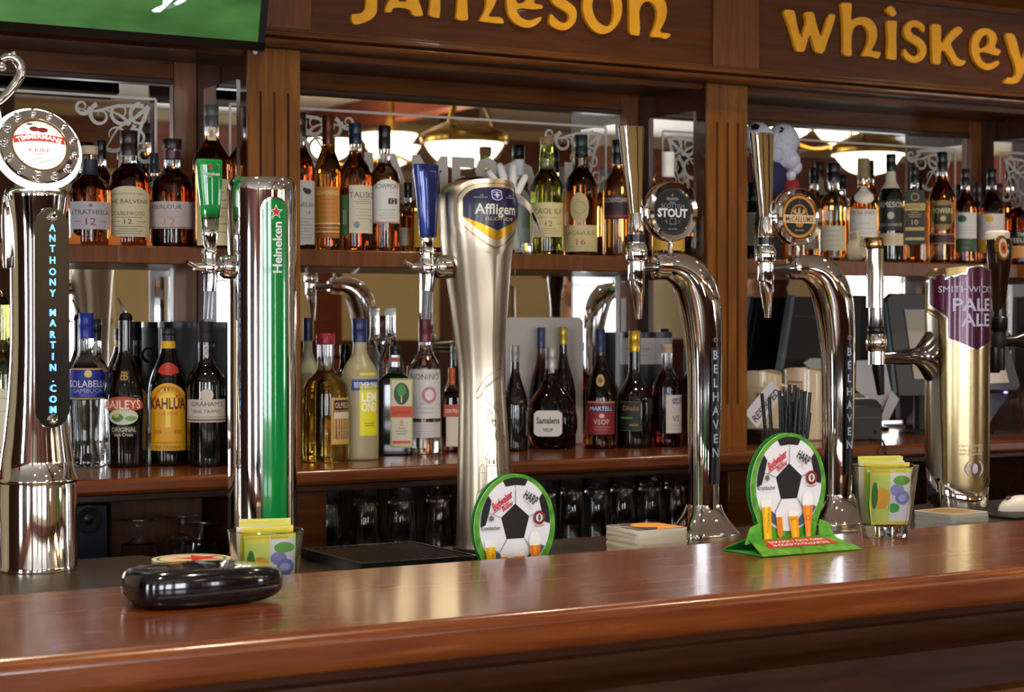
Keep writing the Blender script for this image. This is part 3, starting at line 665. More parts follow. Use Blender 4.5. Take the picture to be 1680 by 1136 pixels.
bottle('small dark bottle with white label tucked behind the navy tap handle', 'squat', 'U', 669, 300, 32, AMBD, (BLK, 325), fill=.6, D=3.69, labels=[(654, 680, 375, 404, 'c4c0b8', 'rect', [('ruled',.3,.8,4,.7,'6a6a6a')])])
bottle('amber bottle with yellow label beside the champagne-coloured beer font', 'std', 'U', 697, 290, 58, AMB, (BLK, 318), fill=.7, D=3.66, labels=[(680, 722, 352, 407, 'c4a23a', 'rect', [])])
bottle('clear bottle with grey-green label behind the white toy hand', 'std', 'U', 852, 262, 42, GL, (WHITE, 288), fill=.9, D=3.68, labels=[(846, 872, 330, 400, '9aa59a', 'rect', [('r',.1,.2,.6,.3,'c3cfd0')])])
bottle('olive-green whisky bottle with cork stopper and cream label reading CAOL ILA', 'bulb', 'U', 897, 225, 54, GREENG, (pc('a87a4e'), 237), labels=[
    (872, 924, 334, 390, 'cfc48e', 'rect', [('t','CAOL ILA',.75,.16,K,.74), ('t','12',.38,.15,K,.16), ('r',-.25,.38,.14,.012,K), ('r',.25,.38,.14,.012,K), ('ruled',.1,.24,3,.6,'7a7050'), ('r',0,.56,.7,.01,'7a7050')])])
bottle('dark whisky bottle with bulbous neck, oval cream emblem and 16 on its lower label', 'bulb', 'U', 953, 222, 54, BRG, (pc('16282a', .3), 258), labels=[
    (936, 966, 318, 367, 'b7a777', 'oval', [('o',0,.5,.3,.34,'8a7a50')]), (927, 979, 371, 414, 'c9bc8c', 'rect', [('t','LAGAVULIN',.70,.16,'6a5a3a',.8), ('t','16',.36,.22,'8a4a3a',.22), ('ruled',.08,.18,2,.7,'7a7050')])])
bottle('amber whisky bottle with maroon label reading AUCHENTOSHAN beside the recess wall', 'std', 'U', 1013, 230, 48, AMB, (BLK, 270), fill=.78, labels=[
    (992, 1030, 322, 361, '2c1a20', 'rect', [('t','AUCHENTOSHAN',.80,.2,'c8c0b0',.96), ('r',0,.12,1,.1,'8a3040'), ('ruled',.24,.32,2,.7,'8a5060')])])
bottle('whisky bottle with white cap and yellow label behind the stout badge', 'std', 'U', 1096, 250, 54, AMB, (WHITE, 292), fill=.72, D=3.505, labels=[(1070, 1126, 372, 412, 'c39a3c', 'rect', [('ruled',.2,.8,3,.7,'8a6a20')])])
# ---- upper shelf, right bay
bottle('dark green bottle with white label close to the right pillar', 'std', 'U', 1233, 300, 38, DKGR, (BLK, 330), D=3.70, labels=[(1226, 1248, 350, 404, 'bdbdae', 'rect', [('ruled',.2,.8,5,.6,'5a5a50')])])
bottle('green-tinted whisky bottle with black cap beside the orange-rimmed tap badge', 'std', 'U', 1335, 276, 38, AMB, (BLK, 302), fill=.5, D=3.69, labels=[(1320, 1352, 365, 410, 'b9b193', 'rect', [('ruled',.2,.8,4,.6,'5a5a50')])])
bottle('clear whisky bottle with black stopper and pale shoulder, left of the cream jug', 'squat', 'U', 1367, 268, 50, AMB, (BLK, 298), fill=.42, capr=1.2, labels=[(1348, 1386, 372, 412, 'b5ae94', 'rect', [('ruled',.2,.8,4,.6,'4a4a40')])])
bottle('whisky bottle with cream capsule and round white emblem above a white label', 'round', 'U', 1416, 260, 50, AMB, (pc('8f7c55'), 292), fill=.76, labels=[
    (1398, 1436, 306, 336, 'd8cfc0', 'oval', []), (1394, 1438, 345, 402, 'd2cdc4', 'rect', [('t','DUBLINER',.9,.12,'8a5a2a',.8), ('ruled',.3,.6,3,.7,'8a8a80'), ('e',0,.15,.3,.06,'b88a3a')])])
bottle('dark green whiskey bottle with black label reading JAMESON and cream lower label', 'std', 'U', 1461, 253, 42, DKGR, (BLK, 280), (pc('cfc6a8'), 282, 310), labels=[
    (1441, 1481, 330, 380, '1c1c1c', 'rect', [('t','JAMESON',.86,.18,'d8d0b8',.92), ('e',0,.50,.1,.12,'b8b8a8'), ('t','IRISH WHISKEY',.2,.1,'b8b0a0',.8)]), (1441, 1481, 384, 404, 'cdbb98', 'rect', [('ruled',.25,.75,3,.7,'6a5a40')])])
bottle('square whiskey bottle with black cap and tall green and gold label', 'jug', 'U', 1500, 275, 42, AMB, (BLK, 300), fill=.72, sq=(7, .8), labels=[
    (1484, 1517, 312, 402, '3a4226', 'arch', [('r',0,.5,.92,.97,'20261a'), ('r',0,.68,1.0,.13,'c3a85e'), ('t','BUSHMILLS',.68,.07,'2a2a1a',.9), ('t','10',.40,.09,'d8c080',.3), ('o',0,.86,.16,.2,'c3a85e'), ('r',0,.28,.9,.06,'c3a85e'), ('r',0,.10,.9,.05,'c3a85e'), ('ruled',.5,.58,3,.7,'c3a85e')])])
bottle('amber whiskey bottle with gold shield emblem reading POWERS', 'std', 'U', 1545, 250, 44, AMBD, (BLK, 282), fill=.80, labels=[
    (1529, 1563, 330, 380, '8a6f34', 'shield', [('s_',) if False else ('r',0,.52,.78,.62,'20170e'), ('t','POWERS',.66,.17,'e8d8a0',.86), ('e',0,.4,.12,.08,'c3a85e')]), (1525, 1565, 384, 402, '3a1c1c', 'rect', [('r',0,.9,1,.1,'a08040'), ('r',0,.1,1,.1,'a08040')])])
bottle('whiskey bottle with white label bearing a green dot', 'std', 'U', 1583, 278, 38, AMBD, (BLK, 305), fill=.8, labels=[
    (1566, 1601, 350, 392, 'c6c1bb', 'rect', [('e',-.15,.76,.17,.14,'22523c'), ('ruled',.2,.42,3,.7,'8a8680')]), (1566, 1601, 393, 414, '2c4a30', 'rect', [('ruled',.3,.7,2,.5,'b0b060')])])
bottle('whiskey bottle with white label bearing a yellow dot', 'std', 'U', 1626, 278, 42, AMBD, (BLK, 305), fill=.8, labels=[
    (1605, 1647, 352, 394, 'c6c1bb', 'rect', [('e',-.05,.80,.12,.13,'d0a020'), ('ruled',.2,.45,3,.7,'8a8680')]), (1605, 1647, 395, 416, 'c79a1c', 'rect', [])])
bottle('red-amber whiskey bottle with black label at the edge of the frame', 'round', 'U', 1678, 295, 58, AMBR, (BLK, 318), fill=.8, labels=[
    (1654, 1700, 380, 404, '1c1612', 'rect', [('t','THE',.75,.26,'d8d0c0',.3), ('t','TEELING',.35,.3,'d8d0c0',.8)]), (1654, 1700, 405, 424, 'c98a4a', 'rect', [])])
bottle('brown bottle with dark capsule standing behind the green-dot and yellow-dot bottles', 'std', 'U', 1604, 300, 34, AMBD, (mat('maroon_cap', '3a1a1a', .3), 330), fill=.8, D=3.70)
# ---- back counter, left bay
bottle('green bottle with cream label and pourer at the left edge', 'std', 'L', 4, 500, 66, GREENG, None, base=758, name='liqueur_bottle', pourer=True, fill=.7, labels=[(-30, 22, 634, 752, 'c9c4ae', 'arch', [('r',0,.1,1,.03,'2a3a6a'), ('o',.2,.75,.2,.22,'8a7a50')])])
bottle('clear liqueur bottle with blue cap and blue label reading ISOLABELLA SAMBUCA', 'samb', 'L', 142, 514, 58, GL, (pc('2238a8', .25), 556), base=765, name='liqueur_bottle', pourer=False, labels=[
    (114, 172, 604, 655, '1b2a8c', 'rect', [('t','ISOLABELLA',.50,.22,'e0e4f0',.96), ('t','SAMBUCA',.28,.13,'a8b4e8',.66), ('r',0,.97,1,.04,'c0a050'), ('r',0,.03,1,.04,'c0a050'), ('e',0,.82,.08,.12,'d0c080'), ('ruled',.12,.18,2,.4,'8a94d0')])], neckglass=GL)
bottle('black-capped bottle behind the clear one with the blue label', 'std', 'L', 157, 524, 50, GL, (BLK, 560), D=3.70, name='liqueur_bottle')
bottle('dark cream-liqueur bottle with arched red label reading BAILEYS and a pourer', 'cream', 'L', 206, 526, 70, DKG, None, base=766, name='liqueur_bottle', pourer=True, labels=[
    (173, 233, 650, 672, 'a8452c', 'smile', [('t','BAILEYS',.42,.62,'f0e4c8',.84,)]), (179, 226, 670, 696, 'bfc7b0', 'oval', [('e',-.18,.45,.2,.25,'4c7a3a'), ('e',-.22,.6,.1,.14,'c8b040'), ('e',.25,.4,.2,.16,'7a9a5a')]),
    (182, 224, 698, 712, '0d0b09', 'rect', [('t','ORIGINAL',.6,.52,'cfc8b0',.95), ('t','Irish Cream',.0,.4,'cfc8b0',.7)]), (194, 214, 608, 625, '0d0b09', 'rect', [('t','B',.5,.8,'a8803c',None,{'fx':.12}), ('t','B',.5,.8,'a8803c',None,{'fx':-.2})])])
bottle('coffee-liqueur bottle with yellow arched label reading KAHLUA', 'kahl', 'L', 276, 540, 66, DKG, (mat('brown_black_cap', '1a1210', .35), 560), (pc('d0a418'), 560, 572), base=763, name='liqueur_bottle', labels=[
    (248, 303, 628, 738, 'd29a14', 'arch', [('o',0,.78,.30,.36,'b86a14'), ('e',0,.72,.26,.13,'e8c040'), ('r',0,.5,.12,.3,'e8c848'), ('t','KAHLÚA',.70,.16,'5a1414',.96,{'b':.03}), ('t','LICOR DE CAFE',.55,.045,'a04010',.5), ('r',-.36,.35,.04,.4,'b88210'), ('r',.36,.35,.04,.4,'b88210'), ('t','THE ORIGINAL',.05,.05,K,.7), ('r',0,.12,.9,.02,'b06a10'), ('r',-.25,.28,.2,.06,'c06a18'), ('r',.25,.28,.2,.06,'c06a18')]),
    (255, 297, 595, 613, 'a82c20', 'smile', [])])
bottle('dark port bottle with black capsule and white shield label', 'port', 'L', 338, 528, 62, DKG, (BLKM, 562), D=3.53, name='port_bottle', labels=[
    (329, 347, 566, 587, 'bfb9ac', 'shield', [('o',0,.55,.25,.33,'4a4a44')]), (308, 369, 655, 692, 'c4bdb4', 'rect', [('t',"GRAHAM'S",.80,.2,K,.66), ('t','FINE TAWNY',.48,.15,K,.56), ('r',0,.1,1,.06,'6a3a20'), ('r',0,.22,1,.03,'8a6a4a')]), (328, 350, 638, 657, 'c4bdb4', 'oval', [])])
# black tins at the back
def tin(cx, top, wd, D, label, lab=None):
    c = P(cx, 530, D); R = wd/2/S(cx, D); H = P(cx, top, D).z-ZC; rt = root('whisky_tin', (c.x, c.y, ZC), label, 'tin', 'gift tins on the back counter')
    b = MB(); b.lathe((c.x, c.y, ZC+.0005), [(R, 0), (R, H-.012)], BLKM, 36); b.build('body', rt)
    b = MB(); b.lathe((c.x, c.y, ZC+H-.012), [(R*1.015, 0), (R*1.015, .0115), (R*.97, .012)], mat('tin_lid', '2c2c30', .3, .8), 36); b.build('lid', rt)
    b = MB(); mp = cyl_map(c.x, c.y, R, ZC+H*.45, facing(c)); w1 = lambda t: .004*(1.2-t); F = pc('8d8d92')
    if lab: b = MB(); art(b, cyl_map(c.x, c.y, R, 0, facing(c)), lab(R, H))
    else: art(b, mp, [('l', spiral(x, y, r, .002, a, a+d), w1, F) for x, y, r, a, d in ((-.02,.03,.016,0,6),(.005,.01,.014,2,-6),(-.03,-.02,.018,1,6),(.0,-.04,.015,3,-6),(-.012,.055,.012,4,6))])
    b.build('decoration', rt, recalc=False)
tin(296, 528, 72, 3.69, 'black cylindrical tin with grey scrollwork behind the yellow-labelled liqueur')
tin(1046, 545, 58, 3.69, 'black cylindrical tin with broad white label behind the gold-capped cognac', lambda R, H: [('r', 0, ZC+H-.045, R*2.6, .062, pc('bdb9b4')), ('r', 0, ZC+H-.04, R*1.4, .002, pc('6a6a6a')), ('r', 0, ZC+H-.055, R*1.2, .001, pc('7a7a7a'))])
# ---- back counter, middle bay
bottle('pale bottle with dark blue cap next to the fluted pillar', 'std', 'L', 505, 522, 40, FROSTY, (pc('1c2348', .3), 560), D=3.67, name='liqueur_bottle', labels=[(492, 520, 575, 612, 'b5b48e', 'rect', [])])
bottle('ridged amber tequila bottle with red and gold capsule and maroon label', 'squat', 'L', 534, 548, 76, GOLDL, (mat('gold_red_cap', '8c2030', .3), 566), base=757, name='tequila_bottle', fill=.62, labels=[
    (527, 541, 566, 592, '8c2432', 'none', []), (543, 572, 652, 728, 'b89a50', 'rect', [('r',0,.42,.86,.6,'5c1c2a'), ('r',0,.84,.8,.22,'3a1a24'), ('t','OLMECA',.84,.12,'e0c890',.7), ('r',0,.62,.8,.14,'c8b8a0'), ('ruled',.1,.3,4,.6,'c09a60')])])
bottle('frosted lemon-liqueur bottle with navy capsule and yellow and blue label reading LEMOND', 'std', 'L', 590, 523, 62, FROSTY, (pc('232a58', .3), 562), base=754, name='liqueur_bottle', labels=[
    (590, 618, 612, 714, 'd6d020', 'rect', [('t','LEM',.62,.14,'f0f0e8',.8,{'b':.02}), ('t','OND',.46,.14,'f0f0e8',.8,{'b':.02}), ('l_',) if False else ('ruled',.16,.2,2,.6,'6a6a20')]),
    (577, 620, 622, 640, '2c3f80', 'rect', [('t','BECHEROVKA',.5,.5,'e8e8f0',.84)])])
bottle('tall clear bottle with empty neck behind the square green one', 'tall', 'L', 641, 505, 44, GL, (mat('clear_cap', (.8, .8, .78), .2, trans=.6), 518), D=3.70, name='liqueur_bottle')
def jager(cx, top, wd, basey):
    rt = bottle('square-shouldered dark green herbal-liqueur bottle with stag emblem on its label', 'jug', 'L', cx, top, wd, DKGR, (mat('green_black_cap', '12180e', .3), 583), base=basey, name='liqueur_bottle', sq=(8, .62), capr=1.1, labels=[
        (640, 677, 621, 734, 'a4b25a', 'rect', [('r',0,.5,.88,.95,'cfc9b4'), ('e',0,.78,.34,.16,'2c4a22'), ('e',0,.83,.2,.09,'4c8a34'), ('r',0,.70,.05,.1,'d8d0b0'), ('l_',) if False else ('r',0,.52,1.0,.16,'cc4a1a'), ('t','Jägermeister',.52,.07,'5a1a08',.84), ('t','35',.36,.08,'b83a20',.16), ('ruled',.2,.28,3,.5,'7a7a60'), ('r',0,.08,.8,.04,'cc4a1a')]),
        (638, 656, 587, 594, 'a03a18', 'rect', [])])
jager(648, 568, 58, 747)
bottle('clear grappa bottle with maroon capsule and white label reading NONINO', 'std', 'L', 697, 518, 54, GL, (pc('6a2632', .3), 562), base=744, name='grappa_bottle', labels=[
    (672, 722, 606, 686, 'cbc8c8', 'rect', [('t','NONINO',.85,.12,K,.8), ('e',.12,.48,.2,.17,'b07a88'), ('e',.12,.48,.12,.11,'d8c8cc'), ('ruled',.12,.3,3,.5,'8a8a8a')]), (672, 722, 692, 717, 'c3c0c0', 'rect', [('ruled',.2,.8,4,.7,'6a6a6a')])])
bottle('dark amber orange-liqueur bottle with orange cap and slanted red band', 'jug', 'L', 741, 604, 34, AMBD, (pc('b8561c', .35), 632), base=740, name='liqueur_bottle', sq=(6, .9), labels=[
    (732, 757, 684, 732, 'cfc4b4', 'rect', []), (728, 757, 664, 684, 'b04a38', 'rect', [('t','COINTREAU',.5,.3,'f0e0c8',.9)])])
# ---- back counter, right of the champagne font
bottle('small dark bottle with grey capsule beside the champagne-coloured font', 'cognac', 'L', 845, 567, 42, DKG, (mat('silver_cap', '8a8a88', .35, .4), 594), D=3.6, name='cognac_bottle')
bottle('round flat flagon of armagnac with white octagonal label', 'flagon', 'L', 905, 570, 86, BRG, (mat('pewter_cap', '9a9490', .35, .5), 606), D=3.61, name='armagnac_bottle', sq=(2, .62), labels=[
    (876, 922, 673, 715, 'c8c3bc', 'oct', [('t','Samalens',.62,.24,K,.82,{'b':.03}), ('t','VSOP',.25,.13,K,.36,{'b':.03})])])
bottle('dark bottle with navy capsule behind the round flagon', 'cognac', 'L', 888, 538, 40, BRG, (pc('1c2c58', .3), 572), D=3.70, name='cognac_bottle')
bottle('dark bottle with gold capsule behind the round flagon', 'cognac', 'L', 924, 537, 42, DKG, (mat('gold_cap', 'b0963a', .3, .6), 566), D=3.70, name='cognac_bottle')
bottle('cognac bottle with navy capsule and red label reading MARTELL VSOP', 'cognac', 'L', 985, 541, 50, BRG, (pc('1f2150', .3), 578), base=736, name='cognac_bottle', labels=[
    (964, 1008, 658, 712, '7c1f28', 'rect', [('r',0,.78,.8,.2,'1c2050'), ('t','MARTELL',.78,.13,'e0e0e8',.74), ('t','VSOP',.38,.16,'d8b8a0',.5), ('e',0,.56,.08,.07,'d8a890'), ('ruled',.14,.22,2,.6,'c08070'), ('r',0,.97,1,.03,'c09060')]),
    (976, 994, 614, 634, 'a88a5c', 'oval', [('e',0,.5,.25,.25,'6a4a2a')])])
bottle('dark broad-shouldered brandy bottle with gold capsule and gold-lettered dark label', 'cour', 'L', 1041, 543, 62, DKG, (mat('gold_capsule', 'c9a53c', .25, .7), 578), base=734, name='cognac_bottle', labels=[
    (1019, 1052, 658, 706, '14160e', 'rect', [('t','Calvados',.78,.17,'a8803c',.8), ('r',-.2,.44,.6,.05,'4a9a30'), ('r',.15,.2,.4,.05,'8a7a3a'), ('r',0,.99,1,.02,'6a5a2a'), ('r',0,.01,1,.02,'6a5a2a')])])
bottle('clear bottle of red cognac with white label reading MARTELL VS', 'std', 'L', 1094, 565, 48, REDL, (mat('glass_cap', 'a8987c', .3), 580), D=3.55, name='cognac_bottle', fill=.66, labels=[
    (1093, 1119, 648, 710, 'c3bbb4', 'rect', [('r',.2,.84,.8,.14,'24284a'), ('t','MARTELL',.84,.1,'d0d0d8',.7,{'fx':.2}), ('t','VS',.38,.16,'3a3a3a',.42), ('ruled',.1,.2,2,.6,'8a8a8a')])])

# ================================================================ BEER FONTS
def ball(b, c, r, ma, sx=1, sy=1, sz=1, seg=20, rot=None):
    c = Vector(c); rings = []; n = seg//2
    for i in range(n+1):
        t = -PI/2+PI*i/n; rr = max(math.cos(t), .002); v = []
        for k in range(seg):
            p = Vector((r*sx*rr*math.cos(2*PI*k/seg), r*sy*rr*math.sin(2*PI*k/seg), r*sz*math.sin(t)))
            if rot: p = rot @ p
            v.append(c+p)
        rings.append(v)
    b.loft(rings, ma)
def vlathe(b, cx, Y, rows, ma, seg=28, dx=0):   # rows: (half width px, y px) at pixel column cx on plane Y
    c = P(cx, 530, Y); s_ = S(cx, Y); b.lathe((c.x+dx, Y, 0), [(h/s_, P(cx, y, Y).z) for h, y in rows], ma, seg)
CLEARTUBE = mat('smoky_tube', (.25, .25, .27), .05, 0, .6, 1.3)
def faucet(rt, cx, Y, wall_px, handle, hname):
    """classic beer faucet: handle above, collar, valve body with side screw, down-turned nozzle, rosette on the column"""
    h = handle(); h.build(hname, rt)
    b = MB(); vlathe(b, cx, Y, [(6, 408), (12, 408), (12.5, 410), (12.5, 417), (11, 418), (11, 430), (9, 432)], CHROME); b.build('collar', rt)
    b = MB(); vlathe(b, cx, Y, [(6, 452), (12, 448), (14, 440), (12, 430), (11, 424)], CHROME)
    p, q = P(cx-26, 438, Y), P(wall_px, 438, Y); s_ = S(cx, Y)
    b.tube([p, P(cx-20, 438, Y), P(cx-12, 438, Y), P(cx, 438, Y), P(cx+12, 438, Y), q], [5/s_, 6.5/s_, 8/s_, 11/s_, 9/s_, 9/s_], CHROME, 16)
    b.tube([P(cx-24, 437, Y), P(cx-37, 430, Y-.004)], [5/s_, 4/s_], CHROME, 12); b.build('valve_body', rt)
    b = MB(); x = P(wall_px, 438, Y)
    rings = []
    for r, d in ((4, -.014), (16, -.012), (20, -.006), (20, 0), (20, .012)):
        rings.append([x+Vector((d, math.cos(2*PI*k/24)*r/s_, math.sin(2*PI*k/24)*r/s_)) for k in range(24)])
    b.loft(rings, CHROME); b.build('rosette', rt)
    b = MB(); b.tube([P(cx+2, 446, Y), P(cx+2, 456, Y), P(cx, 478, Y)], [11/s_, 11.5/s_, 10/s_], CHROME_D, 18)
    b.tube([P(cx, 476, Y), P(cx-3, 524, Y)], [8.5/s_, 7.5/s_], CLEARTUBE, 16); b.build('nozzle', rt)
def paddle(cx, Y, rows, ma, split=None):
    # rows: (half width px, y px, centre shift px); depth follows the width; split: (y, material below)
    s_ = S(cx, Y); b = MB(); rings = []; sec = sqsec(3, .62)
    def ring(h, y, dx):
        c = P(cx+dx, y, Y); return [c+Vector((sec(2*PI*k/24)[0]*h/s_, sec(2*PI*k/24)[1]*h/s_, 0)) for k in range(24)]
    top = [r for r in rows if not split or r[1] <= split[0]]; low = [r for r in rows if split and r[1] >= split[0]]
    b.loft([ring(*r) for r in reversed(top)], ma, cap0=not split)
    if low: b.loft([ring(*r) for r in reversed(low)], split[1])
    return b
# --- round chrome font with green strip
YH = 2.78; c = P(430, 530, YH); sH = S(430, YH); RH = 56.5/sH
hk = root('beer_font', (c.x, YH, ZST), 'round polished chrome beer font with green strip and red star reading Heineken', 'beer font', 'beer fonts on the steel worktop')
zt_ = P(430, 293, YH).z-ZST; b = MB()
b.lathe((c.x, YH, ZST+.0005), [(RH*1.06, 0), (RH*1.06, .006), (RH, .008), (RH, zt_-.022), (RH*.985, zt_-.012), (RH*.94, zt_-.005), (RH*.86, zt_-.001), (RH*.7, zt_)], CHROME, 64); b.build('column', hk)
GRN = mat('green_enamel', '0c8a3c', .12, coat=.6)
uH = lambda px: RH*(facing(c)+math.asin(max(-.99, min(.99, (px-430)/56.5))))
zH = lambda py: P(450, py, YH-.05).z
u0, u1 = uH(431), uH(468); um, hw = (u0+u1)/2, (u1-u0)/2; z0, z1 = ZST+.02, zH(327)
b = MB(); mpH = cyl_map(c.x, YH, RH, 0)
art(b, mpH, [('s', um, 0, hw+.0035, lambda x: z0-.003, lambda x: z1+.004-hw+hw*math.sqrt(max(0, 1-x*x)), CHROME_D)], .0006)
art(b, mpH, [('s', um, 0, hw, lambda x: z0, lambda x: z1-hw+hw*math.sqrt(max(0, 1-x*x)), GRN)], .0018); b.build('green_strip', hk, recalc=False)
b = MB(); zs = zH(348)
art(b, mpH, [('p', star(um+.001, zs, .0125), pc('e8efe8')), ('p', star(um+.001, zs, .0088), pc('d0242c')), ('t', 'Heineken', um+.003, (zH(448)+zH(364))/2, .0145, pc('eef2ee'), {'rot': 90, 'b': .028, 'w': zH(364)-zH(448)}), ('ring', um+.0005-.006, zH(358), .0016, .0022, pc('e8efe8'))], .0022, .004)
b.build('strip_lettering', hk, recalc=False)
def hh():
    b = paddle(344, YH, [(20, 262, -1), (21.5, 264, -1), (21.5, 272, -1), (20, 300, 0), (17, 335, 1), (14.5, 358, 1), (13, 385, 1), (11, 400, 1), (8, 409, 1)], mat('green_enamel', '0c8a3c'), (358, CHROME))
    p = P(340, 286, YH); s_ = S(344, YH); mp = plane_map(p+Vector((0, -.0146, 0)), (1, 0, 0), (0, -.04, 1))
    art(b, mp, [('t', 'Heineken', 0, 0, .0055, pc('dfe8df'), {'w': .029, 'b': .02}), ('p', star(0, .011, .0055), pc('d0242c')), ('l', spiral(0, -.009, .002, .008, 0, 4), .0009, pc('cfd8cf'))], .0006)
    return b
faucet(hk, 344, YH, 374, hh, 'tap_handle')
# --- champagne font
YA = 2.71; s_ = S(783, YA)
af = root('beer_font', (P(790, 530, YA).x, YA, ZST), 'tall champagne-coloured metal beer font with navy and gold shield badge reading Affligem Blonde', 'beer font', 'beer fonts on the steel worktop')
LV = [(746,845,909),(747,844,880),(748,842,830),(749,839,774),(750,836,720),(751.5,832,670),(752,829,630),(750,829,600),(746,830,565),(741,833,530),(734,836,480),(727,839,435),(722,842,400),(718.5,845,360),(718,845.5,335),(720,842,318),(726,836,308),(737,827,300.5),(752,815,297)]
LV = [tuple(r) for r in reversed(chaikin([r for r in LV], 1))][::-1]
rings = []; AX = []
for xl, xr, y in LV:
    p0, p1 = P(xl, y, YA), P(xr, y, YA); cc = P((xl+xr)/2, y, YA); r = (xr-xl)/2/S((xl+xr)/2, YA)
    lw = max(0, min(1, (y-400)/100)); ring = []
    for k in range(72):
        a = 2*PI*k/72; d = ((a+PI/2+PI) % (2*PI))-PI      # angle from -Y
        q = r*(1-.03*lw*(1-math.exp(-(d/.5)**2)) + .05*lw*math.exp(-(abs(d)/.09)**1.2)); ring.append(Vector((cc.x+q*math.cos(a), YA+q*math.sin(a), max(cc.z, ZST+.003))))
    rings.append(ring); AX.append((cc.z, cc.x, r))
b = MB(); b.loft(rings, NICKEL); b.build('column', af, sharp=50)
b = MB(); cc = P(795, 909, YA); b.lathe((cc.x, YA, ZST+.0005), [(.051, 0), (.053, .002), (.053, .007), (.05, .008)], BLKM, 40); b.build('foot_ring', af)
def axr(z):
    L = sorted(AX)
    for (za, xa, ra), (zb_, xb, rb) in zip(L, L[1:]):
        if za <= z <= zb_: t = (z-za)/(zb_-za+1e-9); return xa+(xb-xa)*t, ra+(rb-ra)*t
    return (L[0] if z < L[0][0] else L[-1])[1:]
zb0 = P(812, 352, YA-.06).z
def mpA(u, v, o_):
    z = zb0+v; xx, rr = axr(min(z, P(790, 320, YA).z)); a = u/.063; r = rr+.003+o_+.012*max(0, v)*0
    return Vector((xx+r*math.sin(a), YA-r*math.cos(a), z))
def shield(w, top, sh, tip):
    hi = lambda x: top-.10*w*x*x-.25*w*abs(x)**6
    lo = lambda x: tip+(sh-tip)*abs(x)**1.35
    return lo, hi
GOLDP = mat('badge_gold', 'c9941c', .25, .6); NAVY = mat('badge_navy', '14143c', .3, coat=.1)
b = MB()
for w_, top, sh, tip, ma, off in ((.069, .058, -.018, -.067, NICKEL, .000), (.062, .051, -.012, -.056, mat('bronze_line', 'b0936a', .25, 1), .0012), (.0595, .049, -.011, -.053, NICKEL, .0016), (.053, .044, -.004, -.043, GOLDP, .0028)):
    lo, hi = shield(w_, top, sh, tip); art(b, mpA, [('s', 0, 0, w_, lo, hi, ma)], off)
lo, hi = shield(.053, .044, -.004, -.043); art(b, mpA, [('s', 0, 0, .052, lambda x: -.0265+.0225*abs(x), lambda x: shield(.052, .0435, 0, 0)[1](x), NAVY)], .0032)
bd = b.build('shield_badge', af, recalc=False)
b = MB(); CRM = pc('e8e4d0')
art(b, mpA, [('t', 'Affligem', .001, .0085, .0165, CRM, {'w': .072, 'b': .02}), ('t', 'BLONDE', .006, -.0075, .0052, pc('d8b860'), {'w': .05}),
     ('s', 0, .031, .009, lambda x: -.009+.004*x*x, lambda x: .009-.002*x*x, pc('c9d0e4')), ('s', 0, .031, .0075, lambda x: -.0075+.004*x*x, lambda x: .0075-.002*x*x, pc('24348c')), ('p', star(0, .031, .006, 4, .4), CRM),
     ('r', -.026, .027, .022, .0005, CRM), ('r', .026, .027, .022, .0005, CRM), ('t', '1 0', -.024, .0305, .0028, CRM), ('t', '7 4', .024, .0305, .0028, CRM)], .0036, .004)
b.build('badge_lettering', af, recalc=False)
# engraving low on the front
b = MB(); EN = mat('engraved_line', '6e6252', .4, .8); ze = lambda y: P(812, y, YA-.05).z
def mpE(u, v, o_):
    xx, rr = axr(v); a = u/.05; r = rr*1.02+.0006+o_; return Vector((xx+r*math.sin(a), YA-r*math.cos(a), v))
it = []
def ln(pts, w_=.0009, k=2): it.append(('l', chaikin([(x, ze(y)) for x, y in pts], k), w_, EN))
ln([(-.034, 640), (-.025, 626), (-.005, 613), (.02, 604)]); ln([(-.03, 652), (-.02, 638), (0, 625), (.025, 614)]); it.append(('t', 'TRADITION', -.004, ze(628), .006, EN, {'rot': 24, 'w': .04}))
ln([(-.034, 640), (-.042, 648), (-.036, 655), (-.03, 650)]); ln([(-.028, 645), (-.01, 664), (.004, 675), (.012, 690)])
for cx_, cy_, r_ in ((.004, 668, .007), (-.012, 683, .007), (.010, 700, .006), (.002, 715, .006), (.014, 722, .005), (-.004, 694, .004)):
    it.append(('ring', cx_, ze(cy_), r_-.0008, r_, EN, 1.4)); it.append(('ring', cx_, ze(cy_), r_*.5, r_*.5+.0006, EN, 1.4)); it.append(('l', [(cx_-r_*.7, ze(cy_)), (cx_+r_*.7, ze(cy_)+.004)], .0006, EN))
ln([(-.022, 788), (-.020, 752)], k=0); ln([(.0, 788), (-.003, 752)], k=0); ln([(-.024, 753), (-.012, 733), (0, 753), (-.024, 753)], k=0); ln([(-.022, 765), (-.002, 765)], k=0); ln([(-.012, 733), (-.012, 726)], k=0); ln([(-.012, 768), (-.012, 786)], k=0); ln([(-.030, 776), (-.022, 776)], k=0); ln([(-.016, 755), (-.016, 762)], .002); ln([(-.008, 755), (-.008, 762)], .002)
ln([(-.035, 800), (-.034, 770), (-.028, 760), (-.024, 770)]); ln([(.002, 778), (.012, 770), (.02, 778), (.03, 758), (.034, 778)]); ln([(-.036, 810), (-.02, 792), (.004, 790), (.012, 800), (.0, 808), (-.02, 806)])
for k in range(7): ln([(.006+.004*k, 776), (.006+.004*k, 788)], .0007)
ln([(-.034, 800), (-.04, 820), (-.034, 845), (-.028, 865)]); ln([(-.028, 800), (-.034, 822), (-.029, 845)])
art(b, mpE, it, 0, .01); b.build('engraving', af, recalc=False)
BLUEH = mat('navy_metallic', '22306c', .22, .55, coat=.6)
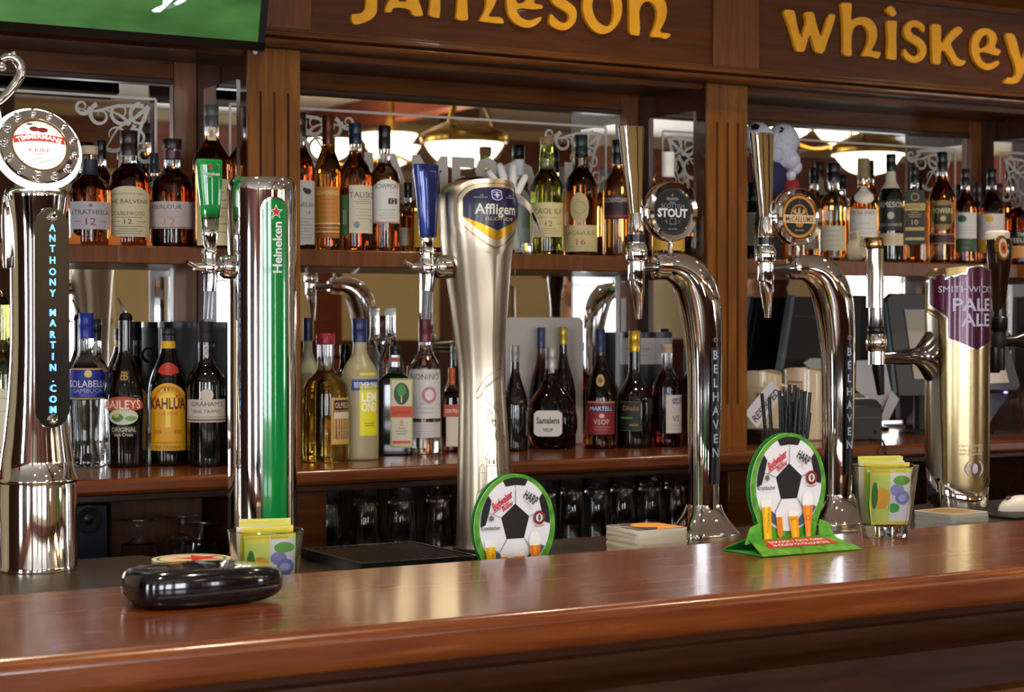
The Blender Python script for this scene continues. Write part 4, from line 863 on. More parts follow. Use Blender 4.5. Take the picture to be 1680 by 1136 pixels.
def ah():
    b = paddle(700, YA, [(20, 270, -2), (22, 272, -2), (22, 284, -2), (20, 310, 0), (17.5, 345, 1), (15, 384, 2), (14, 389, 2), (10, 391, 2), (10, 405, 2), (8, 409, 2)], BLUEH, (389, CHROME))
    return b
faucet(af, 701, YA, 724, ah, 'tap_handle')
# --- two curved chrome fonts
def cobra(label, Y, fx, fy, kx, badge, hx, badge_art, rim, lscale=1.0):
    s_ = S(fx(1155), Y); k = kx
    rt = root('beer_font', (P(fx(1155), 530, Y).x, Y, ZST), label, 'beer font', 'beer fonts on the steel worktop')
    path = [(1155,862,27),(1155,830,26),(1155.5,790,26.5),(1155.5,740,28),(1156,680,29),(1156,620,29.5),(1155,575,31),(1152,530,34),(1147,492,36),(1137,462,35),(1121,445,30),(1103,438,24),(1088,437,19.5)]
    path = chaikin(path, 2)
    b = MB(); b.tube([P(fx(x), fy(y), Y) for x, y, r in path], [r*k/s_ for x, y, r in path], CHROME, 40, squash=.92); b.build('curved_column', rt, sharp=60)
    b = MB(); c = P(fx(1155), 530, Y); zf = [(fy(y), h) for h, y in ((27, 828), (29, 836), (37, 852), (50, 868), (56, 874))]
    sec = sqsec(3.4, .82); pr = [(h*k/s_*1.02, P(fx(1155), y, Y).z) for y, h in zf]; z_low = P(fx(1155), fy(882), Y).z
    prof = [(56*k/s_, ZST+.0005), (57*k/s_, z_low)]+[(r, z) for r, z in reversed(pr)]
    b.lathe((c.x, Y, 0), chaikin(prof, 1), CHROME, 56, sec); b.build('foot', rt, sharp=50)
    # strip with vertical lettering
    b = MB(); cc = P(fx(1156), 530, Y); rr = 29.3*k/s_
    mp = cyl_map(cc.x, Y, rr, 0); ph = 0
    it = [('r', 0, (P(fx(1156), fy(793), Y).z+P(fx(1156), fy(570), Y).z)/2, rr*.52, P(fx(1156), fy(570), Y).z-P(fx(1156), fy(793), Y).z, BLK)]
    art(b, mp, it, .0012, .003); it = []
    for j, ch in enumerate('BELHAVEN'): it.append(('t', ch, 0, P(fx(1156), fy(582+22.7*j), Y).z, .0155*k, pc('a9b4c4'), {'b': .02, 'sx': .85}))
    it.append(('ring', 0, P(fx(1156), fy(558), Y).z, .003, .004, pc('8a8a90'))); art(b, mp, it, .0016, .003)
    b.build('lettering_strip', rt, recalc=False)
    # end collar and arm
    x0 = P(fx(1088), fy(437), Y); b = MB(); rings = []
    for r, d in ((8, -.022), (18, -.02), (22, -.014), (22, .004), (18, .008)):
        rings.append([x0+Vector((d, math.cos(2*PI*q/28)*r*k/s_, math.sin(2*PI*q/28)*r*k/s_)) for q in range(28)])
    b.loft(rings, CHROME); b.tube([x0, P(hx[2]+2, fy(441), Y)], 8*k/s_, CHROME_D, 16); b.build('end_collar', rt)
    # tap: body, ring, nozzle
    tx = hx[2]; V = lambda rows, ma, nm: (lambda bb_: (vlathe(bb_, tx, Y, [(h*k, fy(y)) for h, y in rows], ma), bb_.build(nm, rt)))(MB())
    V([(13, 462), (14, 458), (14, 430), (13, 429), (17, 426), (18, 420), (18, 408), (16, 401), (14, 399), (14, 386)], CHROME, 'tap_body')
    V([(14.3, 398), (14.3, 385.5)], BLK, 'black_ring')
    V([(13.8, 385), (13.5, 370), (11, 354), (10.5, 350)], CHROME, 'tap_neck')
    b = MB(); a, c2 = P(tx+1, fy(461), Y), P(tx+4, fy(524), Y); b.tube([a, P(tx+2, fy(480), Y), P(tx+2.3, fy(483), Y), c2], [11.5*k/s_, 11*k/s_, 10*k/s_, 5.5*k/s_], CHROME, 20); b.build('nozzle', rt)
    b = MB(); rings = []
    for xa, xb, y in reversed(hx[0]):
        p0, p1 = P(xa, y, Y), P(xb, y, Y); w_ = (p1.x-p0.x)/2; m_ = (p0+p1)/2; dp = w_*.36
        rings.append([m_+Vector((dx*w_, dy*dp, 0)) for dx, dy in ((-1, .8), (-.72, -.9), (-.6, -1), (.92, -1), (1, -.85), (1, 1), (-1, 1))])
    b.loft(rings, CHROME); b.build('tap_handle', rt, bevel=.0012, sharp=25)
    # badge
    bx, by, br = badge; yb = Y-.012; c = P(bx, by, yb); R = br/S(bx, yb)
    def tilt(px, d): return c
    b = MB(); rings = []
    for r, d in ((.7, .016), (.98, .015), (1.0, .010), (1.0, -.004), (.975, -.007), (.95, -.009), (.80, -.0075), (.75, -.0035)):
        rings.append([c+Vector((math.cos(2*PI*q/56)*R*r, d, math.sin(2*PI*q/56)*R*r)) for q in range(56)])
    b.loft(rings, rim); bo_ = b.build('badge', rt)
    b = MB(); art(b, plane_map(c+Vector((0, -.0038, 0)), (1, 0, 0), (0, 0, 1)), badge_art(R*.89)); b.build('badge_print', bo_, recalc=False)
    b = MB(); p0 = P(bx-1, by+br-2, Y); b.tube([Vector((p0.x, Y, p0.z+.004)), Vector((p0.x, Y, P(bx, fy(424), Y).z)), Vector((p0.x, Y, P(bx, fy(436), Y).z))], [.0045, .005, .009], CHROME, 16); b.build('badge_stem', rt)
def stout_art(R):
    k = pc('14161a'); g = pc('b8bcc0')
    return [('e', 0, 0, R*.84, R*.84, pc('3a3f46')), ('e', 0, 0, R*.80, R*.80, k), ('t', 'BELHAVEN', 0, R*.46, R*.12, g, {'w': R*.5}), ('t', 'BREWERY', 0, R*.33, R*.06, g, {'w': R*.26}), ('p', star(0, R*.60, R*.07, 3), pc('c09a40')),
      ('t', 'SCOTTISH', 0, R*.20, R*.16, pc('9aa0a8'), {'w': R*1.05}), ('t', 'STOUT', 0, -R*.06, R*.30, pc('e8eaec'), {'w': R*1.36, 'b': .045}), ('e', 0, -R*.38, R*.34, R*.13, pc('6a7078')), ('e', -.2*R, -R*.36, R*.06, R*.12, k), ('e', .22*R, -R*.36, R*.06, R*.12, k), ('e', 0, -R*.38, R*.12, R*.1, k), ('t', 'ALC 5% VOL', 0, -R*.66, R*.07, g, {'w': R*.4})]
def mcc_art(R):
    o = pc('d08a2c'); k = pc('14100c')
    return [('e', 0, 0, R*.86, R*.86, k), ('e', 0, 0, R*.82, R*.82, o), ('e', 0, 0, R*.71, R*.71, k), ('e', 0, R*.08, R*.42, R*.40, o), ('e', 0, R*.1, R*.36, R*.34, pc('5a3a22')), ('e', 0, R*.2, R*.3, R*.12, pc('d8b070')), ('e', -.12*R, R*.24, R*.05, R*.1, k), ('e', .1*R, R*.24, R*.06, R*.12, k),
      ('t', 'BELHAVEN', 0, 0, R*.17, pc('f0e4c8'), {'arc': R*.50, 'b': .02, 'sx': R*.20}), ('r', 0, -R*.09, R*1.58, R*.32, pc('e8c898')), ('t', 'McCALLUM\'S', 0, -R*.09, R*.2, pc('7c2418'), {'w': R*1.36, 'b': .01}), ('e', 0, -R*.33, R*.18, R*.07, o), ('t', 'STOUT', 0, -R*.33, R*.06, k, {'w': R*.22}),
      ('t', 'ALC 4.1% VOL', 0, -R*.52, R*.07, pc('e8d8b8'), {'w': R*.44}), ('t', 'SWEET SCOTTISH STOUT', 0, 0, R*.06, k, {'arc': -R*.80, 'sx': R*.075})]
ident = lambda v: v
cobra('curved chrome beer font with black badge reading SCOTTISH STOUT, vertical lettering on its column', 2.70, ident, ident, 1.0, (1101, 347, 49.5), ([(1018,1053,207),(1018.5,1053,214),(1024,1052.5,270),(1031,1052,330),(1034,1052,352)], None, 1044), stout_art, CHROME)
fxE = lambda x: 1374+(x-1155)*.94; fyE = lambda y: 439+(y-437)*.951
cobra('curved chrome beer font with orange-ringed badge reading McCALLUM\'S', 2.73, fxE, fyE, .94, (1309, 356, 47.5), ([(1234,1266,218),(1234.5,1266,225),(1239,1265.5,280),(1245,1265,335),(1247,1265,357)], None, 1256), mcc_art, CHROME)
# --- burgundy and gold font
YS = 2.80; cS = P(1571, 530, YS); sS = S(1571, YS); RS = 52/sS
sw_ = root('beer_font', (cS.x, YS, ZST), 'gold and chrome beer font with burgundy panel reading SMITHWICK\'S PALE ALE', 'beer font', 'beer fonts on the steel worktop')
uS = lambda px: RS*(facing(cS)+math.asin(max(-.995, min(.995, (px-1571)/52))))
zS = lambda py: P(1571, py, YS-.03).z
def body(z0f, z1f, r, ma, nm, seg=64):
    b = MB(); rings = []
    for t in (0, .02, .98, 1):
        ring = []
        for k in range(seg):
            a = 2*PI*k/seg; x, y = r*math.cos(a), r*math.sin(a); q = .99 if t in (0, 1) else 1
            z0, z1 = z0f(x, y), z1f(x, y); ring.append(Vector((cS.x+x*q, YS+y*q, z0+(z1-z0)*t)))
        rings.append(ring)
    b.loft(rings, ma); return b.build(nm, sw_, sharp=40)
zwave = lambda x, y: zS(806)+.020*(abs(math.atan2(x, -y))/1.2)**1.5
body(zwave, lambda x, y: zS(438)-.008*abs(x)/RS-.010*max(0, -x)/RS, RS, GOLDM, 'column')
body(lambda x, y: ZST+.0005, lambda x, y: zwave(x, y)-.0005, RS*.97, CHROME, 'chrome_foot')
mpS = cyl_map(cS.x, YS, RS, 0); pol = lambda pts: [(uS(x), zS(y)) for x, y in pts]
BUR = noise_mat('burgundy_metallic', '42082a', '521033', (1, 1, 1), 200, .25, .35, metal=.25)
def subd(pts, n=6):
    q = []
    for i in range(len(pts)):
        a, c = pts[i], pts[(i+1) % len(pts)]; q += [(a[0]+(c[0]-a[0])*t/n, a[1]+(c[1]-a[1])*t/n) for t in range(n)]
    return q
def strip_poly(b, xs, top, bot, ma, off):     # vertical columns between two broken lines in pixel space
    def at(L, x):
        for (xa, ya), (xb, yb) in zip(L, L[1:]):
            if xa <= x <= xb: return ya+(yb-ya)*(x-xa)/(xb-xa+1e-9)
        return L[0][1] if x < L[0][0] else L[-1][1]
    vs = []; n = 40
    u0, u1 = uS(xs[0]), (uS(xs[1]) if xs[1] < 1623 else RS*xs[2])
    for i in range(n+1):
        u = u0+(u1-u0)*i/n; px = 1571+52*math.sin(u/RS-facing(cS)) if u/RS-facing(cS) < PI/2 else 1623; vs += [mpS(u, zS(at(bot, px)), off), mpS(u, zS(at(top, px)), off)]
    b.add(vs, [(2*i, 2*i+2, 2*i+3, 2*i+1) for i in range(n)], ma)
b = MB()
TOPL = [(1520,461),(1550,449),(1552,457),(1584,448),(1586,440),(1607,437),(1623,446)]; BOTL = [(1526,500),(1555,521),(1555.5,556),(1601,574),(1623,560)]
strip_poly(b, (1527, 1623, .85), TOPL, BOTL, BUR, .0016)
b.build('burgundy_panel', sw_, recalc=False)
TRIM = mat('satin_trim', (.72, .70, .68), .22, 1)
b = MB(); E_ = [(1527,461),(1527,500),(1555,521),(1555.5,556),(1570,561),(1585,568),(1601,575),(1612,568),(1622,560)]
art(b, mpS, [('l', pol(subd(E_[:]+[E_[-1]], 8)[:-9]), .0024, TRIM), ('l', pol([(1521,463),(1535,457),(1550,450),(1552,458),(1568,453),(1584,449),(1586,440),(1596,438),(1607,436),(1615,440),(1622,445)]), .0034, TRIM),
   ('l', pol([(1521,462),(1521,500),(1521,560),(1521,700),(1522,790)]), .006, CHROME_D), ('p', pol([(1553,441),(1584,437),(1583,447),(1554,455)]), mat('notch_gold', 'a88e5c', .38, 1)),
   ('l', pol([(1525,508),(1540,516),(1549,524),(1551,620),(1552,700),(1553,792)]), .005, mat('pale_bronze', 'a58a5c', .25, 1)), ('p', pol([(1524,512),(1541,524),(1546,700),(1549,795),(1536,782)]), mat('satin_cream', 'dcd6c4', .3, .9))], .002, .004)
b.build('chrome_trim', sw_, recalc=False)
b = MB(); LAV = pc('c9c4dc')
u0, u1 = uS(1542), RS*.62
art(b, mpS, [('t', "SMITHWICK'S", (u0+u1)/2, zS(475), .0125, LAV, {'w': u1-u0}), ('t', 'PALE', (uS(1564)+RS*.42)/2, zS(500), .0245, LAV, {'w': RS*.42-uS(1564), 'b': .02}), ('t', 'ALE', (uS(1576)+RS*.40)/2, zS(525), .0245, LAV, {'w': RS*.40-uS(1576), 'b': .02}),
   ('t', 'CRAFT-BREWED', uS(1590)+.004, zS(731), .005, pc('dcd0b0'), {'w': .05}), ('t', '100% PALE ALE', uS(1590)+.004, zS(737.5), .005, pc('dcd0b0'), {'w': .05}), ('t', 'NO AROMAS', uS(1590)+.004, zS(744), .005, pc('dcd0b0'), {'w': .046}),
   ('e', uS(1598), zS(768), .006, .010, LAV), ('l', spiral(uS(1598), zS(768), .017, .017, PI*.65, PI*1.4), lambda t: .005*math.sin(PI*min(1, t+.05)), LAV), ('l', spiral(uS(1598), zS(768), .017, .017, PI*.35, -PI*.4), lambda t: .005*math.sin(PI*min(1, t+.05)), LAV),
   ('l', pol([(1541,786),(1556,793),(1572,801),(1588,808),(1601,811),(1612,806),(1621,786)]), .006, CHROME)], .0024, .003)
b.build('panel_print', sw_, recalc=False)
# its chrome cylinder tap on the left
tx = 1437; st_ = S(tx, YS)
def VV(rows, ma, nm, dx=0): b = MB(); vlathe(b, tx+dx, YS, rows, ma); return b.build(nm, sw_)
VV([(13, 500), (14.5, 505), (14.5, 470), (14.5, 409), (13, 407)], CHROME, 'tap_handle', -2); VV([(15, 407), (16.5, 403), (16, 400), (16.5, 396), (15, 391), (13, 390)], mat('bronze_collar', 'a8875a', .2, 1), 'handle_cap', -4)
VV([(12, 545), (13, 540), (12.5, 505)], CHROME_D, 'tap_neck'); VV([(14, 548), (15, 546), (15, 538), (14, 536)], BLK, 'black_ring')
VV([(14, 598), (14, 577), (17, 573), (18, 560), (16, 550), (14, 547)], CHROME, 'tap_body', 1); b = MB(); b.tube([P(tx+3, 596, YS), P(tx+4, 606, YS), P(tx+8, 648, YS)], [10/st_, 10/st_, 6/st_], BLK, 18); b.build('nozzle', sw_)
b = MB(); b.tube(chaikin([P(tx+4, 588, YS)[:], P(1470, 587, YS)[:], P(1495, 587, YS)[:], P(1512, 580, YS)[:], P(1526, 572, YS)[:]], 1), [9/st_, 12/st_, 12/st_, 14/st_], CHROME_D, 20)
rings = []
for px, r in ((1485, 12), (1500, 13), (1510, 19), (1518, 30), (1524, 42)):
    p = P(px, 585, YS); rings.append([p+Vector((0, math.cos(2*PI*q/24)*min(r, 24)/st_, math.sin(2*PI*q/24)*r/st_)) for q in range(24)])
b.loft(rings, CHROME_D); b.build('side_arm', sw_)
# --- brown-handled tap on a font beyond the frame
YNC = 2.86; sn = S(1645, YNC)
nc = root('beer_font', (P(1718, 530, YNC).x, YNC, ZST), 'black beer tap with brown pint-shaped handle and gold star medallion at the right edge', 'beer font', 'beer fonts on the steel worktop')
b = MB(); vlathe(b, 1718, YNC, [(34, 819), (34, 812), (27, 806), (25, 620), (26, 560), (20, 540), (8, 532)], CHROME_D); b.build('column', nc)
b = MB(); rings = []
for xa, xb, y in [(1628,1648,512),(1627,1650,500),(1625,1653,470),(1621,1658,440),(1618,1660,415),(1617,1660,398),(1617,1656,392)]:
    p0, p1 = P(xa, y, YNC), P(xb, y, YNC); r = (xb-xa)/2/sn; rings.append([(p0+p1)/2+Vector((math.cos(2*PI*q/24)*r, math.sin(2*PI*q/24)*r, 0)) for q in range(24)])
b.loft(rings, mat('brown_ale', '241208', .1, coat=.8)); hn = b.build('tap_handle', nc)
b = MB(); vlathe(b, 1636, YNC, [(19, 394), (20, 390), (20, 382), (17, 379)], pc('e0d4c4', .4)); b.build('foam_top', hn)
b = MB(); p = P(1646, 407, YNC-.03); n_ = Vector((.25, -1, .08)).normalized(); ux = Vector((0, 0, 1)).cross(-n_).normalized()*1; ux = Vector((n_.y, -n_.x, 0)).normalized()*-1; uz = ux.cross(n_)*-1
if uz.z < 0: uz = -uz
mpN = lambda u, v, o_: p+ux*u+uz*v+n_*o_
b.prism([(.023*math.cos(2*PI*q/40)*(1 if q % 2 else 1.05), .025*math.sin(2*PI*q/40)*(1 if q % 2 else 1.05)) for q in range(40)], mpN, -.006, 0, mat('cap_gold', 'b98a28', .25, .8))
art(b, mpN, [('e', 0, 0, .018, .020, pc('e0c4b4')), ('e', 0, 0, .0125, .013, pc('d0641c')), ('t', 'NEWCASTLE', 0, 0, .0032, pc('a83028'), {'arc': .0145, 'sx': .0035}), ('t', 'BROWN ALE', 0, 0, .0032, pc('a83028'), {'arc': -.0178, 'sx': .0035}), ('p', star(0, 0, .0075), pc('1c2c50'))], .0003)
b.build('medallion', hn, recalc=False)
b = MB(); vlathe(b, 1639, YNC, [(11, 545), (14, 540), (14.5, 522), (12, 520), (11, 505), (12, 500), (9, 497)], BLK); vlathe(b, 1638, YNC, [(10, 572), (12, 568), (13, 556), (11, 545)], BLKM); b.build('tap_body', nc)
b = MB(); vlathe(b, 1632, YNC, [(8, 612), (9, 610), (9.5, 570)], BLK); vlathe(b, 1643, YNC, [(5.5, 608), (6, 606), (6.5, 570)], BLK); b.build('nozzle', nc)
b = MB(); b.tube([P(1638, 562, YNC), P(1664, 560, YNC), P(1672, 559, YNC), P(1690, 559, YNC), P(1718, 559, YNC)], [8/sn, 8/sn, 12/sn, 17/sn, 17/sn], BLK, 20); b.build('side_arm', nc)
# --- trumpet-shaped chrome font with lit badge
YT = 2.86; cT = P(58, 530, YT); sT = S(58, YT)
tm = root('beer_font', (cT.x, YT, ZST), 'trumpet-shaped chrome beer font with lit round cherry badge and blue-lit name plate', 'beer font', 'beer fonts on the steel worktop')
b = MB(); pr = [(66, 936), (67, 930), (65, 926), (64, 800), (63, 792), (66, 790), (66, 785), (62.5, 782), (59, 755), (53, 715), (47, 660), (43, 600), (41.5, 560), (41.5, 500), (42, 450), (43, 400), (46, 360), (51, 325), (52, 318), (49, 312), (30, 309)]
b.lathe((cT.x+.002, YT, 0), [(h/sT, max(P(58, y, YT).z, ZST+.0005)) for h, y in pr], CHROME, 64); b.build('column', tm, sharp=60)
ph = math.radians(13.7); nP = Vector((math.sin(ph), -math.cos(ph), 0)); uxP = Vector((math.cos(ph), math.sin(ph), 0))
pp = P(83, 522, YT-.045); hl = (P(83, 342, YT-.045).z-P(83, 702, YT-.045).z)/2; hwP = 27.5/sT/math.cos(math.radians(28))
o_pl = Vector((cT.x, YT, 0))+nP*.052; o_pl.z = pp.z; o_pl += uxP*((pp-o_pl).dot(uxP))
mpP = plane_map(o_pl, uxP, (0, 0, 1)); b = MB(); out = [(hwP*math.cos(a), hl-hwP+hwP*math.sin(a)) for a in [PI*q/12 for q in range(13)]]+[(-hwP*math.cos(a), -hl+hwP-hwP*math.sin(a)) for a in [PI*q/12 for q in range(13)]]
b.prism(out, mpP, -.003, 0, CHROME_D); pl = b.build('name_plate', tm)
b = MB(); BL = mat('blue_lit_letters', (.10, .42, 1.0), .5, emit=2.6); yv = lambda y: P(83, y, YT-.045).z-o_pl.z
ys = list(zip('ANTHONYMARTIN.COM', (374,391,408,427,446,463,481,513,530,549,566,585,603,621,637,655,672)))
art(b, mpP, [('t', ch, 0, yv(y), .0105, BL, {'b': .015}) for ch, y in ys], .0004); b.build('lit_letters', pl, recalc=False)
b = MB()
for y in (357, 688):
    c = mpP(0, yv(y), 0)
    rg = [[c+nP*d+uxP*math.cos(2*PI*q/20)*r+Vector((0, 0, 1))*math.sin(2*PI*q/20)*r for q in range(20)] for r, d in ((.0085, 0), (.0085, .002), (.006, .0035), (.003, .0028))]
    b.loft(rg, CHROME)
b.build('screws', pl)
for y in (345, 690):
    b = MB(); c = o_pl+Vector((0, 0, yv(y)*.97)); b.tube([c-nP*.004, Vector((cT.x, YT, c.z))], .007, CHROME, 14); b.build('stand_off', tm)
tl = math.radians(22); nD = Vector((.02, -math.cos(tl), math.sin(tl))).normalized(); uD = Vector((1, 0, 0)); vD = nD.cross(uD); vD = vD if vD.z > 0 else -vD
cD = P(64, 240, YT-.03); RD = 66.5/sT
mpD = lambda u, v, o_: cD+uD*u+vD*v+nD*o_
b = MB(); prof = [(.3, -.020), (.9, -.020), (.97, -.016), (.97, -.006), (1.0, -.004), (1.0, .000), (.97, .003), (.80, .0035), (.74, .005), (.70, .0045), (.68, .001)]
b.loft([[mpD(RD*r*math.cos(2*PI*q/64), RD*r*math.sin(2*PI*q/64), d) for q in range(64)] for r, d in prof], CHROME); dsk = b.build('badge', tm)
LED = mat('white_led_ring', (.86, .92, 1.0), .5, emit=3.0)
b = MB(); n = 64; rg = []
for q in range(n): a = 2*PI*q/n; rg.append([mpD((RD*1.02+.0058*math.cos(t))*math.cos(a), (RD*1.02+.0058*math.cos(t))*math.sin(a), -.011+.0058*math.sin(t)) for t in [2*PI*j/10 for j in range(10)]])
b.loft(rg+[rg[0]], LED, False, False); b.build('led_ring', dsk)
b = MB(); 
for q in range(13):
    a = 2*PI*q/13+.2; c = mpD(RD*.865*math.cos(a), RD*.865*math.sin(a), .007); ball(b, c, .0052, CHROME, seg=12); ball(b, mpD(RD*.94*math.cos(a), RD*.94*math.sin(a), .004), .0038, CHROME, seg=10)
b.build('studs', dsk)
b = MB(); r = RD*.70; FACE = mat('backlit_face', (1, .97, .94), .5, emit=.55); RED = pc('d0301c')
bandp = [(r*x, r*(.10+.16*(1-x*x))) for x in [(-.98+1.96*i/16) for i in range(17)]]; bandq = [(x, y+r*.30) for x, y in reversed(bandp)]
bq = [p for p in bandp]; 
its = [('e', 0, 0, r, r, mat('gold_rim', 'b79a50', .25, .9)), ('e', 0, 0, r*.93, r*.93, FACE)]
art(b, mpD, its, .003)
vs = []; 
for i in range(17):
    x = -.90+1.8*i/16; vs += [mpD(r*x, r*(.02+.14*(1-x*x)), .0035), mpD(r*x, r*(.30+.14*(1-x*x)), .0035)]
b.add(vs, [(2*i, 2*i+2, 2*i+3, 2*i+1) for i in range(16)], RED)
art(b, mpD, [('t', 'TIMMERMANS', 0, -r*1.55, r*.185, FACE, {'arc': r*1.80, 'w': r*1.55, 'b': .02}), ('e', -r*.13, r*.62, r*.17, r*.10, pc('7a1410')), ('e', r*.17, r*.59, r*.19, r*.10, pc('7a1410')), ('l', [(-r*.1, r*.68), (-r*.1, r*.8), (-r*.2, r*.86)], r*.02, pc('3a5a2a')), ('e', -r*.28, r*.8, r*.12, r*.04, pc('2a3a2a')),
   ('l', [(r*.1, r*.66), (0, r*.78), (-r*.1, r*.82)], r*.02, pc('3a5a2a')), ('t', 'KRIEK', 0, -r*.20, r*.17, pc('8a1c2c'), {'w': r*.78}), ('t', 'LAMBICUS', 0, -r*.38, r*.10, pc('8a1c2c'), {'w': r*.72}), ('t', 'Brewed in Belgium', 0, -r*.03, r*.07, pc('3a3a3a'), {'w': r*.8}),
   ('r', 0, -r*.52, r*1.0, r*.02, pc('6a6a6a')), ('r', 0, -r*.60, r*.8, r*.02, pc('6a6a6a')), ('r', 0, -r*.68, r*.9, r*.02, pc('6a6a6a')), ('ring', 0, 0, r*.885, r*.90, RED), ('t', 'BROUWERIJ TIMMERMANS ITTERBEEK', 0, 0, r*.05, pc('6a3a3a'), {'arc': -r*.84, 'sx': r*.065})], .0038)
b.build('badge_print', dsk, recalc=False)
b = MB(); b.tube([P(40, 352, YT), P(18, 350, YT), P(12, 350, YT)], .009, CHROME, 16); b.tube(chaikin([P(13, 322, YT)[:], P(13, 350, YT)[:], P(13, 440, YT)[:]], 1), [.008, .010, .010, .007], CHROME, 18)
b.build('side_tap', tm)
b = MB(); b.tube([P(-14, 330, YT), P(-14, 300, YT), P(-8, 200, YT), P(-6, 176, YT)], [.010, .012, .010, .007], CHROME, 16)
b.tube([Vector(p) for p in chaikin([P(-8, 172, YT)[:], P(8, 158, YT)[:], P(26, 138, YT)[:], P(37, 118, YT)[:], P(30, 99, YT)[:], P(14, 92, YT)[:], P(1, 98, YT)[:]], 2)], [.0045+.0030*math.sin(PI*i/21) for i in range(22)], CHROME, 14)
ball(b, P(2, 110, YT), .008, CHROME); ball(b, P(22, 89, YT), .0045, CHROME); b.build('scrolled_handle', tm)

